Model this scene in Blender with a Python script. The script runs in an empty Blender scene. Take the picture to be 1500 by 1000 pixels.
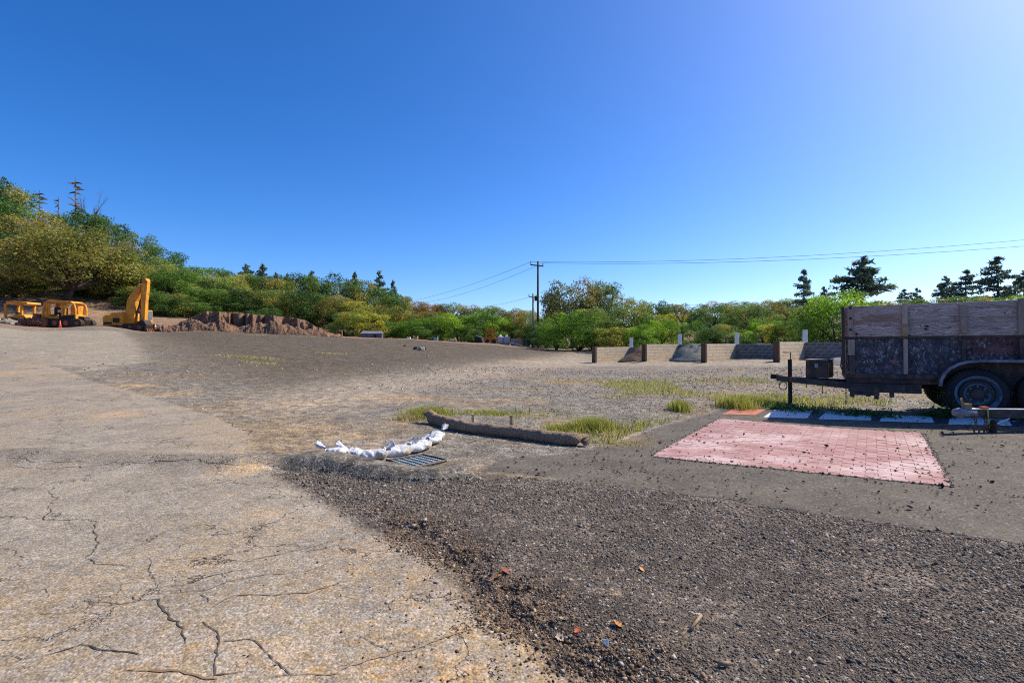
import bpy, math, random
import numpy as np
from mathutils import Vector, Matrix, Euler

random.seed(7)
RNG = np.random.default_rng(11)
R = math.radians
scene = bpy.context.scene
COL = scene.collection

# ------------------------------------------------------------------ camera, sky, sun, exposure
CAM_H = 1.25
FPX = 745.0                      # focal length in pixels of a 1500 x 1000 frame
cam = bpy.data.cameras.new('camera')
cam.sensor_width = 36.0
cam.lens = 36.0 * FPX / 1500.0
cam.clip_start = 0.05
cam.clip_end = 4000
cam_o = bpy.data.objects.new('camera', cam)
cam_o.location = (0, 0, CAM_H)
cam_o.rotation_euler = (R(90), 0, 0)
COL.objects.link(cam_o)
scene.camera = cam_o

SUN_AZ, SUN_EL = R(65), R(43)    # azimuth from +Y towards +X
world = bpy.data.worlds.new('World')
scene.world = world
world.use_nodes = True
wt = world.node_tree
bg = wt.nodes['Background']
sky = wt.nodes.new('ShaderNodeTexSky')
sky.sky_type = 'NISHITA'
sky.sun_disc = False
sky.sun_elevation = SUN_EL
sky.sun_rotation = SUN_AZ
sky.altitude = 300
sky.air_density = 0.75
sky.dust_density = 1.1
sky.ozone_density = 6.0
hs = wt.nodes.new('ShaderNodeHueSaturation')
hs.inputs['Saturation'].default_value = 1.26
hs.inputs['Hue'].default_value = 0.507
wt.links.new(sky.outputs[0], hs.inputs['Color'])
wt.links.new(hs.outputs[0], bg.inputs[0])
bg.inputs[1].default_value = 0.14
sun = bpy.data.lights.new('sun', 'SUN')
sun.energy = 4.3
sun.angle = R(0.55)
sun.color = (1.0, 0.92, 0.79)
sun_o = bpy.data.objects.new('sun', sun)
sdir = Vector((math.sin(SUN_AZ) * math.cos(SUN_EL), math.cos(SUN_AZ) * math.cos(SUN_EL), math.sin(SUN_EL)))
sun_o.rotation_euler = sdir.to_track_quat('Z', 'Y').to_euler()
sun_o.location = sdir * 200
COL.objects.link(sun_o)
scene.view_settings.view_transform = 'Standard'
scene.view_settings.look = 'None'
scene.view_settings.exposure = 0.55
scene.view_settings.gamma = 1.0
scene.view_settings.use_curve_mapping = False
scene.cycles.use_denoising = False
scene.cycles.filter_width = 1.1
scene.cycles.max_bounces = 6
scene.cycles.transparent_max_bounces = 8

# ------------------------------------------------------------------ numpy noise and terrain height
_tab = np.random.default_rng(5).random((256, 256))
def vnoise(x, y):
    xi = np.floor(x).astype(int); yi = np.floor(y).astype(int)
    fx = x - xi; fy = y - yi
    fx = fx * fx * (3 - 2 * fx); fy = fy * fy * (3 - 2 * fy)
    a = _tab[xi & 255, yi & 255]; b = _tab[(xi + 1) & 255, yi & 255]
    c = _tab[xi & 255, (yi + 1) & 255]; d = _tab[(xi + 1) & 255, (yi + 1) & 255]
    return (a * (1 - fx) + b * fx) * (1 - fy) + (c * (1 - fx) + d * fx) * fy
def fbm(x, y, o=4):
    s = 0; a = 0.5; t = 0
    for i in range(o):
        s = s + a * vnoise(x + 17.3 * i, y - 9.1 * i); t += a; a *= 0.5; x = x * 2.03; y = y * 2.03
    return s / t - 0.5
def smooth(a, b, x):
    t = np.clip((x - a) / (b - a), 0, 1)
    return t * t * (3 - 2 * t)
def P(px, py, Y):
    return ((px - 750) / FPX * Y, Y, CAM_H + (500 - py) / FPX * Y)

CTRL = [P(*a) for a in [
    (0, 1000, 1.86), (750, 1000, 1.86), (1500, 1000, 1.86),
    (0, 690, 4.9), (0, 600, 8.8), (0, 540, 15), (0, 510, 27), (0, 490, 42), (0, 472, 58), (0, 468, 65), (95, 477, 64), (200, 482.5, 65), (0, 445, 76), (0, 418, 92),
    (150, 640, 6.6), (150, 580, 10.3), (150, 540, 15.5), (150, 500, 32), (150, 477, 58), (150, 452, 80), (150, 432, 90),
    (300, 640, 6.6), (300, 580, 11), (300, 540, 16.5), (300, 500, 34), (300, 484, 60), (300, 470, 85),
    (450, 650, 6.3), (450, 600, 9.4), (450, 570, 12.8), (450, 540, 19), (450, 515, 30), (450, 490, 62),
    (600, 600, 9.3), (600, 560, 15.5), (600, 535, 23), (600, 515, 35), (600, 496, 66),
    (720, 580, 11.7), (720, 540, 23), (720, 520, 38), (720, 503, 72),
    (820, 540, 23.2), (820, 520, 45), (820, 509, 78), (870, 531, 37.3), (948, 531, 33), (1037, 531, 30.6), (1135, 530.5, 28.1),
    (1100, 545, 20.7), (1100, 580, 11.5)]]
CTRL += [(3, 6, -.06), (1, 5, -.09), (5, 5, .02), (7.6, 8.2, .02), (6, 10, -.06), (12, 9, .1), (10, 15, 0), (20, 15, .05), (20, 30, .1),
         (40, 40, .8), (30, 70, 2), (70, 70, 5), (0, 0, 0), (2, 2, 0), (-2, 2, 0), (-2, 4, 0), (0, 4, -.03), (2, 4, -.03), (0, -5, 0),
         (8, -5, .1), (-8, -5, .1), (5, 2, .06), (-5, 2, .02), (-1.08, 5.73, -.10), (-20, 5, .3), (-60, 20, 3), (-120, 60, 14),
         (-130, 130, 26), (-104, 130, 20), (-78, 130, 12), (-42, 105, 3.6), (-65, 160, 10), (-22, 110, 2), (-38, 190, 9),
         (-5, 120, 1.2), (-8, 200, 5), (10, 100, .6), (20, 200, 4), (80, 200, 6), (150, 150, 12), (30, 50, 1.2),
         (0, 400, 10), (300, 300, 14), (-300, 300, 40), (300, 0, 8), (-300, 0, 30), (0, -300, 5), (200, -200, 5), (-200, -200, 8),
         (0, 900, 10), (900, 0, 8), (-900, 0, 30), (0, -900, 5), (640, 640, 12), (-640, 640, 30)]
CTRL = np.array(CTRL, float)
def _warp(x, y):
    r = np.sqrt(x * x + y * y) + 1e-9
    k = np.log1p(r / 2.5) / r
    return x * k, y * k
_cu, _cv = _warp(CTRL[:, 0], CTRL[:, 1])
_E2 = 0.0064
def _kern(u, v):
    return np.sqrt((u[..., None] - _cu) ** 2 + (v[..., None] - _cv) ** 2 + _E2)
_n = len(CTRL)
_A = np.zeros((_n + 1, _n + 1)); _A[:_n, :_n] = _kern(_cu, _cv) - np.eye(_n) * 0.003
_A[:_n, _n] = 1; _A[_n, :_n] = 1
_W = np.linalg.solve(_A, np.append(CTRL[:, 2], 0))
def h_base(x, y):
    u, v = _warp(x, y)
    out = np.empty(x.shape)
    for i in range(0, len(x), 40000):
        out[i:i + 40000] = _kern(u[i:i + 40000], v[i:i + 40000]) @ _W[:_n] + _W[_n]
    return out
_steps = np.exp(np.linspace(math.log(1.2), math.log(260), 1400))
def G(px, py):
    """where the line of sight measured in the photograph meets the ground"""
    x = (px - 750) / FPX * _steps; z = CAM_H + (500 - py) / FPX * _steps
    d = z - h_base(x, _steps)
    k = np.where(d < 0)[0]
    i = k[0] if len(k) else int(np.argmin(np.where(_steps < 110, np.abs(d), 1e9)))
    return np.array((x[i], _steps[i]))
def GL(pts):
    return np.array([G(*p) for p in pts])
def poly_sd(x, y, poly):
    """signed distance to a polygon, positive inside"""
    n = len(poly); best = np.full(x.shape, 1e9); ins = np.zeros(x.shape, bool)
    for i in range(n):
        ax, ay = poly[i]; bx, by = poly[(i + 1) % n]
        ex, ey = bx - ax, by - ay
        t = np.clip(((x - ax) * ex + (y - ay) * ey) / (ex * ex + ey * ey + 1e-12), 0, 1)
        best = np.minimum(best, (x - ax - t * ex) ** 2 + (y - ay - t * ey) ** 2)
        c = ((ay > y) != (by > y)) & (x < ex * (y - ay) / (by - ay + 1e-12) + ax)
        ins ^= c
    d = np.sqrt(best)
    return np.where(ins, d, -d)
def line_d(x, y, pts):
    best = np.full(x.shape, 1e9); par = np.zeros(x.shape)
    for i in range(len(pts) - 1):
        ax, ay = pts[i]; bx, by = pts[i + 1]; ex, ey = bx - ax, by - ay
        t = np.clip(((x - ax) * ex + (y - ay) * ey) / (ex * ex + ey * ey + 1e-12), 0, 1)
        d = (x - ax - t * ex) ** 2 + (y - ay - t * ey) ** 2
        m = d < best; best = np.where(m, d, best); par = np.where(m, i + t, par)
    return np.sqrt(best), par

# zones of the yard, measured on the photograph and laid out on the ground in metres
Z_LIGHT = np.vstack([[(-9, -4), (0.25, -4), (0.25, 1.2)], GL([(838, 1000), (800, 962), (765, 930), (706, 898), (668, 852), (606, 802), (528, 772), (450, 722), (392, 694), (352, 676), (372, 652), (368, 634), (322, 612), (250, 590), (140, 560), (60, 530), (0, 520)]), [(-40, 22), (-40, 0)]])
Z_DARK = np.vstack([GL([(190, 486), (215, 505), (245, 542), (330, 566), (420, 571), (520, 557), (640, 543), (760, 528), (850, 517)]), [(14, 90), (-20, 90), (-46, 66)]])
Z_UPPER = np.vstack([GL([(0, 480), (180, 486), (205, 505), (215, 530), (120, 545), (0, 528)]), [(-60, 30), (-75, 58)]])
Z_FG = np.vstack([[(0.25, -4), (9, -4)], [(9, 3.0)], GL([(1500, 797), (1300, 766), (1100, 738), (960, 718), (860, 706), (700, 694), (560, 702), (470, 690), (392, 694), (450, 722), (528, 772), (606, 802), (668, 852), (706, 898), (765, 930), (800, 962), (838, 1000)])])
Z_PAVE = np.vstack([GL([(700, 690), (860, 706), (960, 718), (1100, 738), (1300, 766), (1500, 797)]), [(16, 4), (16, 8.4)], GL([(1500, 622), (1390, 612), (1240, 602), (1130, 596), (1065, 597), (960, 628), (900, 652), (850, 662), (740, 672)])])
Z_ROAD = GL([(860, 511), (760, 526), (600, 545), (470, 560), (380, 580), (400, 600), (480, 600), (600, 572), (760, 545), (860, 536), (1000, 536), (1140, 536), (1230, 530), (1000, 530), (860, 526)])
Z_SOIL = GL([(545, 745), (640, 770), (760, 860), (860, 930), (1010, 1000), (860, 1000), (800, 950), (706, 880), (640, 820), (560, 778)])
BERM = GL([(-60, 668), (80, 668), (200, 674), (330, 679), (420, 680), (490, 688), (560, 701), (640, 706), (705, 701)])
STAINS = [(355, 690, .16, 1.0), (350, 662, .12, .5), (205, 566, .35, .8), (165, 608, .35, .8), (180, 562, .4, .5), (118, 503, .8, .7), (130, 515, .6, .5), (20, 545, .5, .5), (250, 578, .4, .5),
          (325, 692, .12, .5), (520, 840, .12, .5), (600, 890, .10, .5), (560, 925, .14, .4), (700, 930, .2, .6), (420, 885, .10, .4), (395, 752, .08, .6), (330, 725, .06, .5), (510, 850, .2, .4), (620, 850, .2, .4),
          (300, 820, .1, .35), (450, 590, .5, .5), (560, 582, .5, .6), (520, 640, .35, .6), (440, 655, .3, .6), (900, 640, .3, .5), (780, 530, 1.2, .7), (820, 560, .5, .5), (700, 545, .8, .4), (645, 680, .15, .7), (590, 585, .5, .7), (420, 975, .3, .5), (250, 985, .3, .4), (650, 985, .4, .6), (600, 960, .3, .5), (530, 810, .15, .5), (465, 625, .3, .5), (550, 660, .25, .6)]
STAINS = [(*G(a, b), r, s) for a, b, r, s in STAINS]

def zones(x, y):
    z = {}
    z['sd_light'] = poly_sd(x, y, Z_LIGHT); z['sd_dark'] = poly_sd(x, y, Z_DARK); z['sd_fg'] = poly_sd(x, y, Z_FG)
    z['sd_pave'] = poly_sd(x, y, Z_PAVE); z['sd_road'] = poly_sd(x, y, Z_ROAD); z['sd_soil'] = poly_sd(x, y, Z_SOIL)
    z['sd_upper'] = poly_sd(x, y, Z_UPPER)
    z['berm'], z['_bpar'] = line_d(x, y, BERM)
    st = np.zeros(x.shape)
    for sx, sy, r, s in STAINS:
        st = np.maximum(st, s * np.exp(-(((x - sx) ** 2 + (y - sy) ** 2) / (r * r * 1.6))))
    z['stain'] = st
    r = np.hypot(x, y)
    z['hill'] = smooth(60, 64, np.hypot(x * 0.62, y) + 0) * 1.0
    return z
def h_full(x, y, z=None):
    z = z or zones(x, y)
    r = np.hypot(x, y)
    b = h_base(x, y)
    hard = np.maximum(smooth(-.1, .3, z['sd_pave']), smooth(-.1, .3, z['sd_light']))
    rough = 1 - 0.85 * hard
    b = b + fbm(x * .55, y * .55, 3) * .05 * np.clip(r / 12, .25, 3) * (1 - .8 * hard)
    rough = rough * (1 - .7 * np.exp(-(z['berm'] / .35) ** 4))
    b = b + fbm(x * 3.1, y * 3.1, 3) * .035 * rough * np.clip(r / 9, .5, 1.2)
    fg = smooth(0, .45, z['sd_fg'])
    b = b + fg * .035
    soil = smooth(-.1, .2, z['sd_soil'])
    b = b + soil * (fbm(x * 9, y * 9, 4) * .11 - .005)
    d = z['berm']; par = z['_bpar']
    fade = smooth(8.0, 7.5, par)
    left = smooth(4.6, 3.8, par)
    b = b + fade * ((1 - left) * .15 * np.exp(-(d / .20) ** 4) + left * .075 * np.exp(-(d / .26) ** 2)) * (1 + .5 * fbm(x * 2.3, y * 2.3, 2))
    b = b - .02 * smooth(.5, 0., np.abs(z['sd_upper'])) * (r > 12)
    b = b + smooth(75, 110, r) * fbm(x * .05, y * .05, 3) * 3
    return b
def H(x, y):
    return float(h_full(np.array([float(x)]), np.array([float(y)]))[0])
def Hn(x, y):
    return h_full(np.asarray(x, float), np.asarray(y, float))

# ------------------------------------------------------------------ shader helpers
class NT:
    def __init__(self, name, rough=.85):
        self.m = bpy.data.materials.new(name); self.m.use_nodes = True
        self.t = self.m.node_tree
        self.b = self.t.nodes['Principled BSDF']
        self.b.inputs['Roughness'].default_value = rough
        self.b.inputs['Specular IOR Level'].default_value = .25
    def put(self, sock, v):
        if hasattr(v, 'is_linked') or isinstance(v, bpy.types.NodeSocket):
            self.t.links.new(v, sock)
        else:
            if isinstance(v, (tuple, list)) and sock.type == 'RGBA' and len(v) == 3: v = (*v, 1)
            sock.default_value = v
    def node(self, typ, props=None, **ins):
        n = self.t.nodes.new(typ)
        for k, v in (props or {}).items(): setattr(n, k, v)
        for k, v in ins.items():
            self.put(n.inputs[int(k[1:]) if k[0] == 'i' and k[1:].isdigit() else k.replace('_', ' ')], v)
        return n
    def math(self, op, a, b=0.0, clamp=False):
        return self.node('ShaderNodeMath', {'operation': op, 'use_clamp': clamp}, i0=a, i1=b).outputs[0]
    def mix(self, f, a, b, mode='MIX'):
        n = self.t.nodes.new('ShaderNodeMix'); n.data_type = 'RGBA'; n.blend_type = mode
        self.put(n.inputs[0], f); self.put(n.inputs[6], a); self.put(n.inputs[7], b)
        return n.outputs[2]
    def ramp(self, x, lo, hi, a=0.0, b=1.0):
        return self.node('ShaderNodeMapRange', {'interpolation_type': 'SMOOTHSTEP'}, i0=x, i1=lo, i2=hi, i3=a, i4=b).outputs[0]
    def lin(self, x, lo, hi, a=0.0, b=1.0):
        return self.node('ShaderNodeMapRange', {}, i0=x, i1=lo, i2=hi, i3=a, i4=b).outputs[0]
    def pos(self, kind='Object'):
        return self.node('ShaderNodeTexCoord').outputs[kind]
    def scale(self, v, s):
        return self.node('ShaderNodeMapping', {}, Vector=v, Scale=s).outputs[0]
    def noise(self, v, s, d=4, rough=.55, out=0):
        return self.node('ShaderNodeTexNoise', {}, Vector=v, Scale=s, Detail=float(d), Roughness=rough).outputs[out]
    def voro(self, v, s, feat='F1', out='Distance', rnd=1.0):
        return self.node('ShaderNodeTexVoronoi', {'feature': feat}, Vector=v, Scale=s, Randomness=rnd).outputs[out]
    def attr(self, n, out='Fac'):
        return self.node('ShaderNodeAttribute', {'attribute_name': n}).outputs[out]
    def hsv(self, col, val=1.0, sat=1.0, hue=.5):
        return self.node('ShaderNodeHueSaturation', {}, Hue=hue, Saturation=sat, Value=val, Color=col).outputs[0]
    def bump(self, h, strength=.3, dist=.01):
        n = self.node('ShaderNodeBump', {}, Strength=strength, Distance=dist, Height=h)
        self.t.links.new(n.outputs[0], self.b.inputs['Normal'])
    def done(self, col, rough=None):
        self.put(self.b.inputs['Base Color'], col)
        if rough is not None: self.put(self.b.inputs['Roughness'], rough)
        return self.m

def simple(name, c1, c2=None, sc=3.0, fine=40.0, rough=.8, metal=0.0, bump=.25, bd=.01, rnd=.25, stretch=(1, 1, 1), dirt=None, lo=.38, hi=.62):
    n = NT(name, rough)
    v = n.scale(n.pos(), stretch)
    col = n.mix(n.ramp(n.noise(v, sc, 6, .62), lo, hi), c1, c2 or tuple(c * .7 for c in c1))
    if dirt:
        col = n.mix(n.ramp(n.noise(v, sc * 2.7, 7, .7), .52, .66), col, dirt)
    f = n.noise(v, fine, 3, .6)
    col = n.hsv(col, n.math('MULTIPLY', n.lin(f, .25, .75, .75, 1.25), n.lin(n.node('ShaderNodeObjectInfo').outputs['Random'], 0, 1, 1 - rnd, 1 + rnd)))
    n.b.inputs['Metallic'].default_value = metal
    if bump: n.bump(f, bump, bd)
    return n.done(col)

def ground_material():
    n = NT('yard_ground', .92)
    v = n.pos()
    big = n.noise(v, .35, 4); mid = n.noise(v, 1.7, 5, .6); sm = n.noise(v, 7.0, 5, .65); fin = n.noise(v, 45, 4, .7)
    cell = n.node('ShaderNodeTexVoronoi', {'feature': 'F1'}, Vector=v, Scale=75.0)
    cell2 = n.node('ShaderNodeTexVoronoi', {'feature': 'F1'}, Vector=v, Scale=26.0)
    cell3 = n.node('ShaderNodeTexVoronoi', {'feature': 'F1'}, Vector=v, Scale=9.0)
    sep = lambda c: n.node('ShaderNodeSeparateColor', {}, Color=c).outputs[0]
    r1 = sep(cell.outputs['Color']); r2 = sep(cell2.outputs['Color']); r3 = sep(cell3.outputs['Color'])
    jit = n.math('ADD', n.math('MULTIPLY', n.math('SUBTRACT', sm, .5), .5), n.math('MULTIPLY', n.math('SUBTRACT', fin, .5), .25))
    def mask(name, lo, hi, k=1.0, extra=0.0):
        a = n.math('ADD', n.attr(name), n.math('MULTIPLY', jit, k))
        if extra: a = n.math('ADD', a, n.math('MULTIPLY', n.math('SUBTRACT', mid, .5), extra))
        return n.ramp(a, lo, hi)
    m_light = mask('sd_light', -.06, .10, .35); m_dark = mask('sd_dark', -2.5, 4.0, 2.0, 9.0); m_fg = mask('sd_fg', -.08, .10, .35)
    m_pave = mask('sd_pave', -.05, .06, .3); m_road = mask('sd_road', -1.2, .9, 1.0, 3.0); m_soil = mask('sd_soil', -.12, .12, .6)
    m_up = mask('sd_upper', -.7, .9, .8, 1.5)
    m_hill = n.attr('hill'); st = n.attr('stain')
    # base: mid-grey gravel of the yard
    col = n.mix(n.ramp(mid, .35, .65), (0.157, 0.133, 0.101), (0.233, 0.201, 0.157))
    col = n.mix(n.ramp(big, .46, .62), col, (0.236, 0.173, 0.105))
    col = n.mix(m_road, col, n.mix(n.ramp(sm, .4, .6), (0.334, 0.269, 0.193), (0.274, 0.224, 0.163)))
    col = n.mix(m_dark, col, n.mix(n.ramp(mid, .35, .65), (0.078, 0.059, 0.036), (0.119, 0.090, 0.055)))
    lightc = n.mix(n.ramp(mid, .36, .66), (0.254, 0.211, 0.159), (0.323, 0.270, 0.201))
    lightc = n.mix(n.ramp(big, .45, .6), lightc, (0.330, 0.255, 0.170))
    lightc = n.mix(n.ramp(n.noise(v, 2.6, 6, .7), .56, .66, 0, .5), lightc, (0.186, 0.148, 0.105))
    col = n.mix(m_up, col, n.mix(n.ramp(mid, .35, .65), (0.267, 0.224, 0.162), (0.326, 0.272, 0.193)))
    col = n.mix(m_light, col, lightc)
    fgc = n.mix(n.ramp(sm, .35, .65), (0.086, 0.065, 0.049), (0.143, 0.109, 0.080))
    fgc = n.mix(n.ramp(mid, .5, .66, 0, .8), fgc, (0.173, 0.134, 0.101))
    col = n.mix(m_fg, col, fgc)
    pav = n.mix(n.ramp(mid, .35, .65), (0.100, 0.084, 0.064), (0.137, 0.115, 0.086))
    col = n.mix(m_pave, col, pav)
    col = n.mix(m_soil, col, n.mix(n.ramp(sm, .4, .6), (.085, .062, .043), (.19, .14, .10)))
    col = n.mix(n.math('MULTIPLY', m_hill, .95), col, n.mix(n.ramp(n.noise(v, .5, 6, .7), .36, .62), (.34, .215, .125), (.20, .125, .075)))
    # dark cold-patch berm and its seam
    bt = n.math('ADD', n.attr('berm'), n.math('MULTIPLY', jit, .18))
    bm = n.math('MULTIPLY', n.ramp(bt, .30, .22), n.attr('berm_on'))
    col = n.mix(bm, col, n.mix(n.ramp(sm, .4, .65), (.125, .106, .080), (.185, .160, .122)))
    # stains with their own shape
    s = n.math('MULTIPLY', st, n.ramp(n.math('ADD', n.math('MULTIPLY', sm, .6), n.math('MULTIPLY', fin, .4)), .38, .6))
    col = n.mix(n.math('MULTIPLY', s, .8, True), col, n.mix(m_soil, (.60, .37, .17), (.5, .33, .16)))
    # aggregate
    hard = n.math('MAXIMUM', n.math('MAXIMUM', m_light, m_pave), n.math('MULTIPLY', m_up, .7))
    grain = n.lin(r1, 0, 1, .5, 1.5)
    grain = n.math('MULTIPLY', grain, n.lin(r2, 0, 1, .72, 1.28))
    r4 = sep(n.node('ShaderNodeTexVoronoi', {'feature': 'F1'}, Vector=v, Scale=130.0).outputs['Color'])
    soft = n.math('MULTIPLY', n.math('MULTIPLY', n.lin(r1, 0, 1, .74, 1.24), n.lin(r4, 0, 1, .70, 1.30)), n.lin(fin, .25, .75, .78, 1.22))
    g = n.node('ShaderNodeMix', {'data_type': 'FLOAT'}, i0=hard, i2=grain, i3=soft).outputs[0]
    far = n.math('MULTIPLY', n.lin(r3, 0, 1, .70, 1.30), n.lin(n.noise(v, 4.5, 8, .85), .34, .66, .55, 1.45))
    far = n.node('ShaderNodeMix', {'data_type': 'FLOAT'}, i0=n.math('MULTIPLY', hard, .8), i2=far, i3=n.lin(n.noise(v, 24, 6, .8), .3, .7, .72, 1.28)).outputs[0]
    g = n.math('MULTIPLY', g, far)
    col = n.hsv(col, g, n.lin(r2, 0, 1, .8, 1.25))
    # pale chips
    col = n.mix(n.math('MULTIPLY', n.ramp(r1, .955, .97, 0, .55), n.lin(hard, 0, 1, 1, .45)), col, (.55, .50, .44))
    # fine branching cracks in the old asphalt
    wv = n.node('ShaderNodeVectorMath', {'operation': 'ADD'}, i0=v, i1=n.node('ShaderNodeVectorMath', {'operation': 'SCALE'}, i0=n.noise(v, 2.2, 5, .65, 1), Scale=.8).outputs[0]).outputs[0]
    ck = n.voro(wv, 1.05, 'DISTANCE_TO_EDGE')
    ckm = n.math('MULTIPLY', n.math('MULTIPLY', n.ramp(ck, .010, .003), n.ramp(n.noise(v, .8, 3), .42, .54)), m_light)
    col = n.mix(n.math('MULTIPLY', ckm, .75), col, (.06, .05, .04))
    # relief
    stone = n.math('SUBTRACT', 1.0, cell.outputs['Distance'])
    stone2 = n.math('SUBTRACT', 1.0, cell2.outputs['Distance'])
    loose = n.math('ADD', n.math('MULTIPLY', stone, .5), n.math('ADD', n.math('MULTIPLY', stone2, .9), n.math('MULTIPLY', sm, 1.2)))
    hardh = n.math('ADD', n.math('MULTIPLY', stone, .35), n.math('ADD', n.math('MULTIPLY', fin, .45), n.math('MULTIPLY', ckm, -1.6)))
    hh = n.node('ShaderNodeMix', {'data_type': 'FLOAT'}, i0=n.math('MAXIMUM', hard, bm), i2=loose, i3=hardh).outputs[0]
    n.bump(hh, .75, .014)
    return n.done(col)

def foliage(name, cols, trans=.33, fade=.0):
    """cols: dark, mid, light leaf colours"""
    n = NT(name, .6)
    a = n.attr('v'); o = n.node('ShaderNodeObjectInfo').outputs['Random']
    k = n.math('ADD', a, n.math('MULTIPLY', n.math('SUBTRACT', o, .5), .35), True)
    c = n.mix(n.ramp(k, .0, .55), cols[0], cols[1])
    c = n.mix(n.ramp(k, .5, 1.0), c, cols[2])
    if len(cols) > 3:
        c = n.mix(n.ramp(n.attr('g'), .62, .74), c, cols[3])
    n.b.inputs['Specular IOR Level'].default_value = .3
    n.put(n.b.inputs['Base Color'], c)
    tr = n.node('ShaderNodeBsdfTranslucent', {}, Color=n.hsv(c, 1.35, 1.1))
    ms = n.node('ShaderNodeMixShader', {}, i0=trans)
    n.t.links.new(n.b.outputs[0], ms.inputs[1]); n.t.links.new(tr.outputs[0], ms.inputs[2])
    n.t.links.new(ms.outputs[0], n.t.nodes['Material Output'].inputs[0])
    return n.m

# ------------------------------------------------------------------ mesh helpers
def mesh_obj(name, verts, faces, mat, parent=None, smooth=False, attrs=None):
    me = bpy.data.meshes.new(name)
    me.from_pydata(verts if isinstance(verts, list) else verts.tolist(), [], faces if isinstance(faces, list) else faces.tolist())
    fin(me, mat, smooth, attrs)
    o = bpy.data.objects.new(name, me); COL.objects.link(o)
    if parent is not None: o.parent = parent
    return o
def fin(me, mat, smooth=False, attrs=None):
    if mat: me.materials.append(mat)
    for k, a in (attrs or {}).items():
        at = me.attributes.new(k, 'FLOAT', 'POINT'); at.data.foreach_set('value', np.asarray(a, np.float32))
    if smooth: me.polygons.foreach_set('use_smooth', np.ones(len(me.polygons), bool))
    me.update()
def quads_mesh(name, V, nper, mat, attrs=None, smooth=False, faces=None):
    """V: (N*k,3) vertices, faces: template (f,4) repeated for every k vertices"""
    N = len(V) // nper
    F = (np.asarray(faces)[None] + (np.arange(N) * nper)[:, None, None]).reshape(-1, np.asarray(faces).shape[1])
    me = bpy.data.meshes.new(name)
    me.vertices.add(len(V)); me.vertices.foreach_set('co', np.ascontiguousarray(V, np.float32).ravel())
    k = F.shape[1]
    me.loops.add(F.size); me.loops.foreach_set('vertex_index', F.ravel().astype(np.int32))
    me.polygons.add(len(F)); me.polygons.foreach_set('loop_start', (np.arange(len(F)) * k).astype(np.int32))
    me.polygons.foreach_set('loop_total', np.full(len(F), k, np.int32))
    me.update(calc_edges=True)
    fin(me, mat, smooth, attrs)
    return me
def link(name, me, parent=None):
    o = bpy.data.objects.new(name, me); COL.objects.link(o)
    if parent is not None: o.parent = parent
    return o
def tag(o, label=None, cat=None, group=None, kind=None):
    if label: o['label'] = label
    if cat: o['category'] = cat
    if group: o['group'] = group
    if kind: o['kind'] = kind
    return o
def empty(name, loc, rz=0.0, label=None, cat=None, group=None, tilt=None):
    o = bpy.data.objects.new(name, None); COL.objects.link(o)
    o.location = loc; o.rotation_euler = tilt if tilt else (0, 0, rz); o.empty_display_size = .1
    return tag(o, label, cat, group)
def ctree(o, parent=None):
    c = o.copy(); COL.objects.link(c); c.parent = parent
    for ch in [x for x in o.children]: ctree(ch, c)
    return c

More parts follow.
